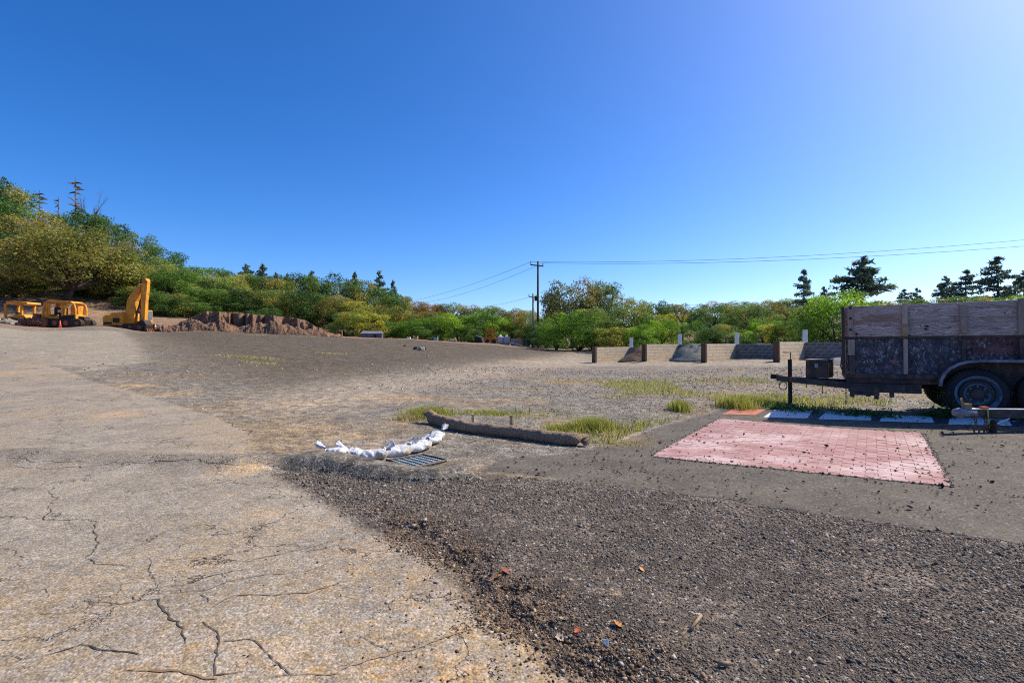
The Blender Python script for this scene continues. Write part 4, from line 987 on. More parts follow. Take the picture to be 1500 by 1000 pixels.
# running gear
def fender():
    prof = [(1.27, .52), (1.285, .62), (1.325, .72), (1.395, .81), (1.50, .88), (1.62, .92), (1.80, .935), (2.85, .94), (3.05, .89), (3.2, .76), (3.26, .5)]
    vs = []; n = len(prof)
    for y in (-.30, .0):
        for dx in (0, 1):
            for i, (x, z) in enumerate(prof):
                cx, cz = 2.26, .4
                f = 1 - dx * .022
                vs.append((cx + (x - cx) * f, y, cz + (z - cz) * f - TZ))
    m = MB(); f = []
    for i in range(n - 1):
        f += [(i, i + 1, n + i + 1, n + i), (2 * n + i, 3 * n + i, 3 * n + i + 1, 2 * n + i + 1), (i, 2 * n + i, 2 * n + i + 1, i + 1), (n + i, n + i + 1, 3 * n + i + 1, 3 * n + i)]
    f += [(0, n, 3 * n, 2 * n), (n - 1, 3 * n - 1, 4 * n - 1, 2 * n - 1)]
    m.add(vs, f); o = m.build('fender', M['dsteel'], T)
    lip = MB(); lip.tube([(x, -.305, z - TZ - .012) for x, z in prof], .026, 6); lip.build('edge_strip', M['fend'], o, True)
    seg('inner_panel', 1.42, 3.15, -.01, .028, .42, .88, M['dsteel'])
fender()
def wheel(x, y, side, name='wheel'):
    w = empty(name, (x, y, .425), 0); w.parent = T
    s = side
    MB().lathe([(.27, -.11), (.33, -.125), (.375, -.115), (.398, -.08), (.40, 0), (.398, .08), (.375, .115), (.33, .125), (.27, .11)], (0, 0, 0), 'y', 40, False).build('tyre', M['tyre'], w, True)
    tr = MB()
    for k in range(44):
        a = 2 * math.pi * k / 44
        for yy in (-.075, 0, .075):
            b = a + (.03 if yy == 0 else 0)
            tr.box(-.018, .018, yy - .028, yy + .028, .394, .408, rot=(0, b, 0), piv=(0, yy, 0))
    q = tr.build('tread', M['tyre'], w); q['kind'] = 'stuff'
    MB().lathe([(.285, -.118), (.292, -.128), (.28, -.134), (.268, -.12), (.25, -.10), (.24, -.06), (.0, -.055)], (0, 0, 0), 'y', 40, False).build('rim', M['rim'], w, True)
    MB().lathe([(.238, -.058), (.2, -.075), (.0, -.072)], (0, 0, 0), 'y', 36).build('dish', M['dsteel'], w, True)
    MB().lathe([(.165, -.07), (.172, -.10), (.155, -.112), (.140, -.10), (.138, -.07)], (0, 0, 0), 'y', 36, False).build('inner_ring', M['rim'], w, True)
    MB().lathe([(.085, -.06), (.085, -.11), (.06, -.13), (.0, -.135)], (0, 0, 0), 'y', 18).build('hub', M['dsteel'], w, True)
    for k in range(8):
        a = 2 * math.pi * k / 8; MB().lathe([(.013, -.125), (.013, -.092), (.011, -.08)], (.125 * math.cos(a), 0, .125 * math.sin(a)), 'y', 6).build('lug_nut', M['galv'], w)
    if side > 0: w.rotation_euler = (0, 0, math.pi)
for x in (1.74, 2.62):
    wheel(x, -.15, -1); wheel(x, TW + .13, 1)
    MB().tube([(x, -.1, .425), (x, TW + .1, .425)], .045, 8).build('axle', M['dsteel'], T)
# tongue
def beam(name, a, b, w, hh, mat, par=T):
    a = Vector(a); b = Vector(b); d = (b - a); L = d.length; m = MB().box(0, L, -w / 2, w / 2, -hh / 2, hh / 2)
    o = m.build(name, mat, par, bevel=.006); o.location = a; o.rotation_euler = d.to_track_quat('X', 'Z').to_euler(); return o
tip = (-1.14, .70, .545)
beam('tongue_rail', (.06, .14, .47), tip, .06, .11, M['dsteel']); beam('tongue_rail', (.06, TW - .3, .47), (tip[0] + .02, tip[1] + .06, tip[2] - .004), .06, .105, M['dsteel'])
beam('tongue_rail', (.03, .72, .54), (-.72, .70, .55), .07, .03, M['dsteel'])
beam('coupler', (tip[0] + .1, tip[1] + .03, .56), (tip[0] - .12, tip[1] + .03, .58), .10, .09, M['blk'])
jk = MB().tube([(-.905, .60, .02), (-.905, .60, .93)], .038, 10).build('jack', M['blk'], T)
MB().tube([(-.905, .60, .012), (-.905, .60, .05)], .10, 12).build('jack_foot', M['dsteel'], jk); MB().tube([(-.905, .60, .2), (-.905, .60, .5)], .028, 8).build('jack_screw', M['strap'], jk)
MB().tube([(-1.03 + .07 * math.cos(a), .60, .40 + .08 * math.sin(a)) for a in np.linspace(0, 6.2, 14)], .01, 5).build('chain_loop', M['chain'], T)
for x, z0 in ((-.62, .38), (-.36, .28), (.02, .1)): MB().tube([(x, .45, z0), (x, .45, .52)], .008, 5).build('hanging_hook', M['chain'], T)
bx = empty('toolbox', (0, 0, 0), 0); bx.parent = T; bx.location = (-.40, .74, .575); bx.rotation_euler = (0, 0, R(-14))
MB().box(-.19, .19, -.2, .2, 0, .33).build('box_body', M['dsteel'], bx, bevel=.008); MB().box(-.205, .205, -.215, .215, .332, .36).build('lid', M['stake'], bx, bevel=.006)
MB().box(.192, .205, -.18, .18, .02, .31).build('sunlit_end', M['wood'], bx); MB().box(-.03, .03, -.212, -.201, .2, .28).build('latch', M['galv'], bx)  # paler end piece puts the sunlit right face of the toolbox into colour

# ------------------------------------------------------------------ tongue of a second trailer
JX, JY = G(1446, 632); JZ = H(JX, JY)
T2 = empty('trailer_tongue', (JX, JY, JZ), R(-3), 'grey trailer tongue with hanging safety chains and a small jack', 'trailer')
MB().box(-.34, 1.6, -.05, .05, .19, .30).build('tube', M['dsteel'], T2, bevel=.008); MB().box(-.30, 1.6, -.052, .052, .303, .312).build('top_plate', M['galv'], T2)
MB().lathe([(.02, -.12), (.05, -.10), (.068, -.03), (.068, .16)], (-.33, 0, .255), 'x', 14).build('coupler', M['galv'], T2, True)
MB().tube([(-.30, 0, .31), (-.34, 0, .45)], .016, 6).build('latch_pin', M['wood'], T2); MB().box(-.31, -.22, -.03, .03, .31, .38).build('latch_block', M['wood'], T2)
MB().box(-.08, .0, -.03, .03, .31, .34).build('red_tag', M['cone'], T2)
def chain(x, z0, z1, par, name='safety_chain'):
    m = MB(); nl = int((z0 - z1) / .042)
    for i in range(nl):
        z = z0 - .042 * i; pts = []
        for k in range(9):
            a = 2 * math.pi * k / 8; u, w = .016 * math.cos(a), .03 * math.sin(a)
            pts.append((x + (u if i % 2 else 0) + .02 * math.sin(i * .8), -.065 + (0 if i % 2 else u), z + w))
        m.tube(pts, .006, 5, False)
    o = m.build(name, M['chain'], par); o['kind'] = 'stuff'
    MB().tube([(x + .03 + .035 * math.cos(a), -.065, z1 - .03 + .055 * math.sin(a)) for a in np.linspace(0, 6.28, 16)], .011, 6, False).build('chain_hook', M['chain'], o)
chain(-.22, .20, .06, T2); chain(-.09, .20, .04, T2); chain(-.06, .2, .08, T2)
MB().tube([(-.04, -.06, .30), (-.05, -.07, .18), (-.02, -.07, .06)], .012, 6).build('strap', M['strap'], T2)
jk2 = MB().tube([(0, -.10, .0), (0, -.10, .155)], .036, 12).build('jack', M['blk'], T2)
MB().tube([(0, -.10, .155), (0, -.10, .175)], .022, 10).build('jack_cap', M['blk'], jk2); MB().tube([(-.07, -.10, .10), (.07, -.10, .10)], .012, 6).build('jack_pin', M['dsteel'], jk2); MB().tube([(.03, -.10, .12), (.22, -.08, .19)], .009, 6).build('crank_handle', M['wht'], jk2)

# ------------------------------------------------------------------ stamped brick sample panel and painted blocks on the pavement
pa, pb, pc, pd = G(955, 667), G(1390, 710), G(1372, 632), G(1070, 616)
cen = (pa + pb + pc + pd) / 4 + np.array((-.11, .0))
u = (pb - pa + pc - pd) / 2; v = (pd - pa + pc - pb) / 2
LU, LV = np.hypot(*u), np.hypot(*v); u = u / LU
vn = np.array((-u[1], u[0])); vn = vn + .5 * (v / LV - vn); vn /= np.hypot(*vn)
un = np.array((vn[1], -vn[0]))
def brick_mat():
    n = NT('stamped_brick', .85); v_ = n.node('ShaderNodeNewGeometry').outputs['Position']; o = n.node('ShaderNodeObjectInfo').outputs['Random']
    c = n.mix(o, (.34, .17, .15), (.50, .285, .255))
    c = n.mix(n.ramp(n.noise(v_, 1.1, 4), .46, .64), c, (.58, .41, .37))
    c = n.mix(n.ramp(n.noise(v_, 3.2, 6, .7), .52, .68, 0, .55), c, (.36, .27, .21))
    c = n.mix(n.ramp(n.noise(v_, 14, 5, .7), .55, .68, 0, .6), c, (.28, .15, .14))
    f = n.noise(v_, 90, 3); c = n.hsv(c, n.lin(f, .25, .75, .82, 1.18)); n.bump(f, .4, .004); return n.done(c)
M['brick'] = brick_mat()
M['bed'] = simple('brick_joint', (.16, .11, .10), (.22, .16, .14), 4, 60, .95)
nu, nv = int(round(LU / .203)), int(round(LV / .101))
PN = empty('stamped_brick_panel', (cen[0], cen[1], H(*cen)), 0, 'pink stamped brick panel set flush in the grey pavement', 'brick panel')
bw_, bh_ = LU / nu, LV / nv
bmesh_full = MB().box(-bw_ / 2 + .0035, bw_ / 2 - .0035, -bh_ / 2 + .003, bh_ / 2 - .003, -.012, .007).mesh('brick', M['brick'])
bmesh_half = MB().box(-bw_ / 4 + .0035, bw_ / 4 - .0035, -bh_ / 2 + .003, bh_ / 2 - .003, -.012, .007).mesh('brick', M['brick'])
rz = math.atan2(un[1], un[0]); slots = []
for j in range(nv):
    for i in range(nu + (j % 2)):
        half = j % 2 and i in (0, nu)
        ui = (i + .5 - .5 * (j % 2)) * bw_ if not half else (bw_ * .25 if i == 0 else LU - bw_ * .25)
        p = cen + un * (ui - LU / 2) + vn * ((j + .5) * bh_ - LV / 2)
        slots.append((np.hypot(*p), p, half))
slots.sort(key=lambda s_: s_[0])
PX = np.array([s_[1] for s_ in slots]); PZ = h_base(PX[:, 0], PX[:, 1]); gz = Hn(PX[:, 0], PX[:, 1])
gx = (H(cen[0] + .8, cen[1]) - H(cen[0] - .8, cen[1])) / 1.6; gy = (H(cen[0], cen[1] + .8) - H(cen[0], cen[1] - .8)) / 1.6
sl = np.array([un @ (gx, gy), vn @ (gx, gy)])
rest = MB(); z0 = H(*cen); m3 = Euler((math.atan(sl[1]), -math.atan(sl[0]), 0)).to_matrix()
for k_, (d_, p, half) in enumerate(slots):
    if k_ < 300:
        b = link('brick', bmesh_half if half else bmesh_full, PN)
        b.location = (p[0] - cen[0], p[1] - cen[1], gz[k_] - z0 + random.uniform(-.0015, .0015))
        b.rotation_euler = (math.atan(sl[1]), -math.atan(sl[0]), rz + random.uniform(-.004, .004))
    else:
        w = (bw_ / 4 if half else bw_ / 2) - .0035; hh = bh_ / 2 - .003; q = []
        for x in (-w, w):
            for y in (-hh, hh):
                for z in (-.012, .007):
                    xy = p - cen + un * x + vn * y; q.append((xy[0], xy[1], gz[k_] - z0 + z + x * sl[0] + y * sl[1]))
        rest.add(q, [(0, 1, 3, 2), (4, 6, 7, 5), (0, 4, 5, 1), (2, 3, 7, 6), (0, 2, 6, 4), (1, 5, 7, 3)])
ro = rest.build('brick_field', M['brick'], PN); ro['kind'] = 'stuff'
def sheet(name, quad, mat, dz, nseg=(10, 4), parent=None, o3=(0, 0, 0), jag=0.0):
    V = []; F = []; a, b, c, d = [np.asarray(t, float) for t in quad]; nx, ny = nseg
    for j in range(ny + 1):
        for i in range(nx + 1):
            s_, t = i / nx, j / ny; p = (a * (1 - s_) + b * s_) * (1 - t) + (d * (1 - s_) + c * s_) * t
            if jag: p = p + np.array((random.uniform(-jag, jag), random.uniform(-jag, jag)))
            V.append(p)
    V = np.array(V); z = Hn(V[:, 0], V[:, 1]) + dz
    F = [(j * (nx + 1) + i, j * (nx + 1) + i + 1, (j + 1) * (nx + 1) + i + 1, (j + 1) * (nx + 1) + i) for j in range(ny) for i in range(nx)]
    pts = np.column_stack([V[:, 0] - o3[0], V[:, 1] - o3[1], z - o3[2]])
    return mesh_obj(name, pts, F, mat, parent)
h_ = .012
sheet('joint_bed', [cen - un * (LU / 2 + h_) - vn * (LV / 2 + h_), cen + un * (LU / 2 + h_) - vn * (LV / 2 + h_), cen + un * (LU / 2 + h_) + vn * (LV / 2 + h_), cen - un * (LU / 2 + h_) + vn * (LV / 2 + h_)], M['bed'], .003, (16, 16), PN, (cen[0], cen[1], z0))
def paint_mat(name, c, c2, thr=(.56, .7)):
    n = NT(name, .75); v_ = n.pos('Generated'); w = n.node('ShaderNodeNewGeometry').outputs['Position']
    col = n.mix(n.ramp(n.noise(w, 5, 6, .7), *thr), c, c2); f = n.noise(w, 80, 3); col = n.hsv(col, n.lin(f, .25, .75, .85, 1.15)); n.bump(f, .3, .003); return n.done(col)
M['pwhite'] = paint_mat('road_white', (.74, .70, .67), (.50, .46, .43)); M['pred'] = paint_mat('road_red', (.52, .17, .09), (.36, .14, .085), (.5, .62)); M['pdark'] = paint_mat('road_blue_black', (.035, .045, .07), (.06, .065, .08))
lab = ['with its left end in sun beside the orange square', 'second from the orange square', 'third from the orange square', 'beneath the second trailer tongue']
for i, (x0, x1, y0, y1) in enumerate([(1118, 1186, 611, 600), (1198, 1276, 614, 603.5), (1288, 1368, 617.5, 607), (1389, 1483, 622, 611)]):
    sk = 18
    o = sheet('painted_block', [G(x0, y0), G(x1 - (0 if i else 4), y0 + 2), G(x1 + 6 - i * 5, y1 + 1.6), G(x0 + sk - i * 5, y1)], M['pwhite'], .005, (10, 5))
    tag(o, f'white painted crosswalk block, {lab[i]}', 'road marking', 'white painted blocks')
o = sheet('painted_square', [G(1057, 607), G(1106, 608), G(1122, 600.5), G(1075, 598.5)], M['pred'], .005, (8, 5)); tag(o, 'worn orange red painted square beside the white blocks', 'road marking')
for i, (x0, x1, y0, y1) in enumerate([(1187, 1197, 613, 602), (1277, 1287, 616, 606), (1369, 1388, 619.5, 609.5), (1484, 1530, 624, 613)]):
    o = sheet('painted_block', [G(x0, y0), G(x1, y0 + .6), G(x1 + 8 - i * 4, y1 + .4), G(x0 + 8 - i * 4, y1)], M['pdark'], .0045, (3, 5)); tag(o, f'{["narrow dark gap block after the first white block", "dark gap block between second and third white blocks", "dark gap block between third and fourth white blocks", "dark painted block at the right edge beyond the white blocks"][i]}', 'road marking', 'dark painted blocks')

# ------------------------------------------------------------------ fibre roll, sandbags, drain
def wattle_mat():
    n = NT('straw_fibre', .95); v_ = n.pos('Object'); g = n.noise(v_, 60, 6, .75); b = n.noise(v_, 9, 5)
    c = n.mix(n.ramp(g, .35, .65), (.15, .095, .06), (.46, .33, .22)); c = n.mix(n.ramp(b, .5, .66, 0, .6), c, (.27, .16, .095))
    n.bump(g, 1.0, .02); return n.done(c)
M['fibre'] = wattle_mat()
WP = GL([(629, 618), (640, 621), (662, 627), (700, 634), (745, 640), (790, 646), (820, 650), (849, 652)])
o0 = WP[3]; WT = empty('straw_wattle', (o0[0], o0[1], H(*o0)), 0, 'long brown straw wattle pegged along the gravel edge', 'wattle')
tt = np.linspace(0, len(WP) - 1, 70); wx = np.interp(tt, range(len(WP)), WP[:, 0]); wy = np.interp(tt, range(len(WP)), WP[:, 1])
for _ in range(6): wx[1:-1] = (wx[:-2] + wx[1:-1] * 2 + wx[2:]) / 4; wy[1:-1] = (wy[:-2] + wy[1:-1] * 2 + wy[2:]) / 4
wz = Hn(wx, wy)
rad = np.array([.086 + .016 * N2(i * .35, 1.) + .012 * N2(i * 1.1, 4.) for i in range(70)]); rad[0] *= .55; rad[1] *= .85; rad[-1] *= .5; rad[-2] *= .85
mb = MB().tube([(wx[i] - o0[0], wy[i] - o0[1], wz[i] + rad[i] * .85 - WT.location.z + (.05 if i < 4 else 0)) for i in range(70)], list(rad), 18)
rg = np.random.default_rng(3); mb.v = [tuple(np.array(q) + rg.normal(0, .0055, 3)) for q in mb.v]; mb.build('roll', M['fibre'], WT, True)
ru = MB()
for k in range(26):
    a = rg.uniform(0, 6.28); ru.tube([(wx[-1] - o0[0], wy[-1] - o0[1], wz[-1] + .08 - WT.location.z), (wx[-1] - o0[0] + .07 + .05 * rg.random(), wy[-1] - o0[1] - .02 + .06 * math.cos(a), wz[-1] + .06 + .06 * math.sin(a) - WT.location.z)], [.012, .004], 4)
    ru.tube([(wx[0] - o0[0], wy[0] - o0[1], wz[0] + .12 - WT.location.z), (wx[0] - o0[0] - .04 - .05 * rg.random(), wy[0] - o0[1] + .05 * math.cos(a), wz[0] + .17 + .06 * math.sin(a) - WT.location.z)], [.012, .004], 4)
q = ru.build('tied_end', M['fibre'], WT); q['kind'] = 'stuff'
for px, py, hh, nm in [(693, 627, .09, 'left'), (749, 635, .14, 'right')]:
    g = G(px, py); s = MB().box(-.018, .018, -.018, .018, -.05, hh + .14).build('wooden_stake', M['wood'], None, bevel=.003); s.location = (g[0], g[1], H(*g)); s.rotation_euler = (R(3), R(-2), .3)
    tag(s, f'{nm} of two short wooden stakes standing behind the straw wattle', 'stake', 'stakes at the wattle')
def bag_mat():
    n = NT('white_sandbag', .7); v_ = n.pos(); c = n.mix(n.ramp(n.noise(v_, 6, 5, .7), .5, .66), (.66, .66, .66), (.42, .41, .40)); c = n.mix(n.ramp(n.noise(v_, 4, 6, .7), .53, .66), c, (.42, .34, .24))
    f = n.math('ADD', n.noise(n.scale(v_, (1, 3, 1)), 14, 5, .7), n.math('MULTIPLY', n.voro(n.scale(v_, (1, .5, 1)), 16), .6)); n.bump(f, .9, .03); return n.done(c)
M['bag'] = bag_mat()
M['grate'] = simple('grate_steel', (.20, .25, .28), (.14, .17, .19), 4, 30, .7)
def sandbag(px0, py0, px1, py1, w, label, seed):
    a, b = G(px0, py0), G(px1, py1); d = b - a; L = np.hypot(*d); c = (a + b) / 2
    o = empty('sandbag', (c[0], c[1], H(*c)), math.atan2(d[1], d[0]), label, 'sandbag', 'white sandbags by the drain')
    n1, n2 = 28, 22; V = []
    for i in range(n1 + 1):
        u_ = -1 + 2 * i / n1; e = max(0, 1 - abs(u_) ** 3.2) ** .5
        for j in range(n2):
            t = 2 * math.pi * j / n2; cy, sz = math.cos(t), math.sin(t)
            y = math.copysign(abs(cy) ** .8, cy) * w / 2 * (.25 + .75 * e); z = .048 + math.copysign(abs(sz) ** .75, sz) * .055 * (.2 + .8 * e)
            k_ = 1 + .45 * N2(u_ * 2 + seed * 5, t * .9) + .28 * N2(u_ * 8 + t * 1.5 + seed, t * 1.2)
            V.append((u_ * L / 2 * .96, y * k_ + .03 * math.sin(u_ * 2 + seed), max(-.02, z * k_)))
    F = [(i * n2 + j, i * n2 + (j + 1) % n2, (i + 1) * n2 + (j + 1) % n2, (i + 1) * n2 + j) for i in range(n1) for j in range(n2)] + [tuple(range(n2))[::-1], tuple(n1 * n2 + j for j in range(n2))]
    mesh_obj('bag', np.array(V), F, M['bag'], o, True)
    rg = np.random.default_rng(seed); V = []; F = []; nk = 18        # gathered, tied neck of the bag
    for i in range(6):
        r = [.038, .018, .022, .034, .044, .048][i]; x = L / 2 * .93 + [.0, .02, .045, .075, .10, .115][i]
        for j in range(nk):
            t = 2 * math.pi * j / nk; k_ = 1 + (.45 * (i / 5)) * (1 if j % 3 else -1) * rg.uniform(.1, .7)
            V.append((x + rg.normal(0, .006), r * math.cos(t) * k_, .085 + .025 * i * .4 + r * math.sin(t) * k_ * .7))
    F = [(i * nk + j, i * nk + (j + 1) % nk, (i + 1) * nk + (j + 1) % nk, (i + 1) * nk + j) for i in range(5) for j in range(nk)]
    mesh_obj('tied_neck', np.array(V), F, M['bag'], o, True)
sandbag(508, 671, 478, 668, .17, 'crumpled white sandbag at the low left end of the row', 1)
sandbag(534, 671, 508, 668, .2, 'ruffled white sandbag second from the left end of the row', 2)
sandbag(528, 673, 563, 670, .22, 'smooth white sandbag left of the middle of the row', 3)
sandbag(556, 670, 600, 662, .24, 'white sandbag with a twisted neck beside the drain grate', 4)
sandbag(592, 664, 628, 652, .25, 'plump white sandbag second from the wattle', 5)
sandbag(620, 653, 648, 639, .24, 'white sandbag at the end of the row nearest the wattle', 6)
# ------------------------------------------------------------------ cracks in the pavement
GA, GB, GC, GD = G(566, 676), G(604, 687), G(654, 676), G(618, 667)
gc = (GA + GB + GC + GD) / 4; DG = empty('drain_grate', (gc[0], gc[1], H(*gc) + .012), 0, 'blue grey steel drain grate in front of the sandbags', 'grate')
ua, va = GB - GA, GD - GA
_gz = [H(*p) + .008 - DG.location.z for p in (GA, GB, GC, GD)]
def gpt(s_, t, z): p = GA + ua * s_ + (GC - GB) * t * s_ + va * t * (1 - s_) - gc; return (p[0], p[1], z + (_gz[0] * (1 - s_) + _gz[1] * s_) * (1 - t) + (_gz[3] * (1 - s_) + _gz[2] * s_) * t)
for i in range(13): MB().tube([gpt(i / 12, 0, 0), gpt(i / 12, 1, 0)], .009, 4).build('bar', M['grate'], DG)
for i in range(7): MB().tube([gpt(0, i / 6, .006), gpt(1, i / 6, .006)], .010, 4).build('cross_bar', M['grate'], DG)
for a_, b_ in (((0, 0), (1, 0)), ((1, 0), (1, 1)), ((1, 1), (0, 1)), ((0, 1), (0, 0))): MB().tube([gpt(*a_, .008), gpt(*b_, .008)], .014, 4).build('frame', M['dsteel'], DG)
MB().add([gpt(0, 0, -.02), gpt(1, 0, -.02), gpt(1, 1, -.02), gpt(0, 1, -.02)], [(0, 1, 2, 3)]).build('pit', M['blk'], DG)
M['crack'] = simple('crack_fill', (.05, .04, .03), (.11, .085, .06), 6, 60, 1.0, bump=0)
M['crackdirt'] = simple('crack_dirt', (.30, .19, .10), (.20, .13, .075), 6, 60, 1.0, bump=0)
def crack(pts, w, mat='crack', seed=0, fade=True):
    g = GL(pts); rg = np.random.default_rng(seed); xs = []
    for i in range(len(g) - 1):
        L = np.hypot(*(g[i + 1] - g[i])); n = max(2, int(L / .018))
        for k_ in range(n): xs.append(g[i] + (g[i + 1] - g[i]) * k_ / n)
    xs.append(g[-1]); xs = np.array(xs); n = len(xs)
    jit = rg.normal(0, 1, (n, 2)); jit = (jit + np.roll(jit, 1, 0)) * .5
    sc = np.clip(np.hypot(xs[:, 0], xs[:, 1]) / 4, .5, 2)
    xs = xs + (jit * .006 + np.stack([fbm(np.arange(n) * .11 + seed, np.full(n, 2.), 3), fbm(np.arange(n) * .11 + seed, np.full(n, 7.), 3)], 1) * .09) * sc[:, None]
    d = np.gradient(xs, axis=0); d /= np.linalg.norm(d, axis=1)[:, None] + 1e-9; nn = np.stack([-d[:, 1], d[:, 0]], 1)
    ww = w * .55 * np.clip(.1 + 1.2 * rg.random(n) + 1.6 * fbm(np.arange(n) * .07 + seed * 7.7, np.full(n, .5), 2), .28, 2) * (np.sin(np.linspace(.12, 3.02, n)) ** .35 if fade else 1)
    A = xs + nn * ww[:, None] / 2; B = xs - nn * ww[:, None] / 2; C_ = np.stack([A, B], 1).reshape(-1, 2); z = Hn(C_[:, 0], C_[:, 1]) + .003
    o = mesh_obj('crack', np.column_stack([C_, z]), [(2 * i, 2 * i + 1, 2 * i + 3, 2 * i + 2) for i in range(n - 1)], M[mat], ground)
CR = [([(84, 712), (74, 725), (78, 738), (66, 748), (72, 760), (105, 761), (143, 759), (140, 775), (136, 800), (132, 820), (160, 826), (190, 833)], .014),
      ([(0, 802), (22, 807), (32, 830), (60, 830), (90, 828)], .008), ([(195, 817), (215, 817), (222, 842), (226, 842), (220, 862)], .009), ([(222, 824), (270, 818), (296, 816), (300, 820), (330, 822), (370, 820), (430, 808), (490, 794), (520, 788)], .012),
      ([(15, 870), (60, 866), (68, 875)], .008), ([(220, 862), (270, 855), (310, 843), (345, 836), (390, 830)], .008), ([(258, 856), (272, 866), (310, 862), (350, 848), (420, 842), (480, 828)], .007), ([(330, 838), (342, 850)], .008), ([(208, 870), (212, 880), (234, 882), (250, 905), (262, 925), (266, 944)], .016), ([(120, 883), (180, 884), (212, 881)], .006),
      ([(295, 868), (304, 886), (316, 888)], .008), ([(292, 917), (312, 926), (318, 944), (317, 972), (319, 988), (340, 984), (360, 980)], .016), ([(318, 942), (350, 938), (366, 938), (400, 958), (412, 978), (424, 992)], .010), ([(0, 965), (40, 964), (100, 949), (115, 946), (140, 953), (178, 955), (195, 963)], .012), ([(0, 905), (60, 900), (120, 898)], .006),
      ([(520, 930), (545, 942), (566, 958)], .010), ([(0, 684), (60, 689), (120, 686), (200, 682), (240, 682), (300, 684), (345, 689)], .016), ([(0, 676), (60, 680), (120, 681), (170, 683)], .012), ([(323, 613), (335, 620), (352, 627), (368, 634), (370, 640), (360, 652)], .022), ([(80, 553), (120, 555), (160, 555), (178, 553)], .05), ([(130, 593), (172, 593)], .03),
      ([(0, 518), (10, 519)], .12), ([(250, 810), (262, 800), (290, 795)], .006), ([(480, 700), (520, 706), (540, 716)], .012), ([(620, 740), (640, 755), (660, 772)], .02)]
for i, (p_, w_) in enumerate(CR): crack(p_, w_, 'crack', i)
crack([(862, 707), (920, 713), (990, 722), (1060, 731), (1120, 743), (1200, 753), (1260, 763), (1340, 775), (1420, 784), (1510, 797)], .030, 'crack', 77, False)
for i, p_ in enumerate([[(316, 888), (350, 870), (400, 870), (450, 866), (500, 855)], [(500, 985), (540, 965), (600, 950), (650, 935), (690, 918)], [(180, 980), (240, 980), (320, 992)], [(400, 990), (470, 985), (500, 985)]]): crack(p_, .022, 'crackdirt', 40 + i)

# ------------------------------------------------------------------ loose stones, soil crumbs and fallen bits
CUBE = np.array([[1, 0, 0], [0, 1, 0], [-1, 0, 0], [0, -1, 0], [0, 0, 1], [0, 0, -1]], float)
CUBEF = [[0, 1, 4], [1, 2, 4], [2, 3, 4], [3, 0, 4], [1, 0, 5], [2, 1, 5], [3, 2, 5], [0, 3, 5]]
def stone_mat(name, dark, light, third=None):
    n = NT(name, .85); a = n.attr('v'); c = n.mix(n.ramp(a, 0, 1), dark, light)
    if third: c = n.mix(n.ramp(a, .90, .93), c, third)
    c = n.mix(n.ramp(n.noise(n.pos(), 1.1, 5, .65), .48, .66, 0, .55), c, tuple((light[q] + dark[q]) * .72 for q in range(3)))
    c = n.hsv(c, n.lin(n.noise(n.pos(), 150, 3), .3, .7, .8, 1.2)); return n.done(c)
def stones(name, xy, size, mat, label, flat=.7, rise=.25, seed=0):
    rg = np.random.default_rng(seed); N = len(xy); size = np.broadcast_to(size, N)
    V = CUBE[None] * (1 + rg.uniform(-.35, .35, (N, 6, 3))) + rg.uniform(-.38, .38, (N, 6, 3))
    V = V * rg.uniform(.65, 1.35, (N, 1, 3)) * np.array([1, 1, flat])
    # random rotation about a tilted axis
    a = rg.uniform(0, 6.283, N); t = rg.normal(0, .45, N); ca, sa, ct, st_ = np.cos(a), np.sin(a), np.cos(t), np.sin(t)
    y = V[:, :, 1] * ct[:, None] - V[:, :, 2] * st_[:, None]; z = V[:, :, 1] * st_[:, None] + V[:, :, 2] * ct[:, None]; x = V[:, :, 0]
    V = np.stack([x * ca[:, None] - y * sa[:, None], x * sa[:, None] + y * ca[:, None], z], 2) * size[:, None, None]
    g = Hn(xy[:, 0], xy[:, 1]) + size * rise
    V = V + np.stack([xy[:, 0], xy[:, 1], g], 1)[:, None]
    v = np.repeat(rg.random(N), 6)
    o = link(name, quads_mesh(name, V.reshape(-1, 3), 6, mat, {'v': v}, False, CUBEF)); return tag(o, label, None, None, 'stuff')
def scatter(n, x0, x1, y0, y1, keep, seed, power=1.0):
    """random spots in a box, thinning out towards y1"""
    rg = np.random.default_rng(seed); u_ = rg.random(n) ** power
    y = y0 * (y1 / y0) ** u_; x = rg.uniform(-1, 1, n); x = (x0 + x1) / 2 * y / y1 + x * (x1 - x0) / 2 * y / y1
    m = keep(x, y, rg); return np.stack([x[m], y[m]], 1)
def k_fg(x, y, rg):
    sd = poly_sd(x, y, Z_FG); dens = np.clip(.72 + 1.5 * fbm(x * 1.3, y * 1.3, 3), .15, 1)
    return (sd > rg.uniform(-.03, .16, len(x))) & (rg.random(len(x)) < dens) & (line_d(x, y, BERM)[0] > .2)
xy = scatter(300000, -4.2, 8.4, 1.6, 7.2, k_fg, 1)
dist = np.hypot(xy[:, 0], xy[:, 1])
M['stone_d'] = stone_mat('millings', (0.074, 0.062, 0.049), (0.195, 0.161, 0.127), (0.365, 0.315, 0.246))
stones('gravel', xy, (.0026 + .0060 * RNG.random(len(xy)) ** 1.8 + .007 * (RNG.random(len(xy)) > .982)) * np.clip(dist / 3, .85, 2.0), M['stone_d'], 'dark loose millings covering the foreground', .75, -.02, 1)
def k_soil(x, y, rg): return (poly_sd(x, y, Z_SOIL) > rg.uniform(-.16, .2, len(x))) & (rg.random(len(x)) < np.clip(.45 + 2.2 * fbm(x * 4, y * 4, 3), .06, 1))
xy = scatter(420000, -2.2, 2.4, 1.6, 4.6, k_soil, 2)
M['stone_s'] = stone_mat('soil_crumb', (.055, .034, .021), (.25, .165, .10), (.46, .38, .29))
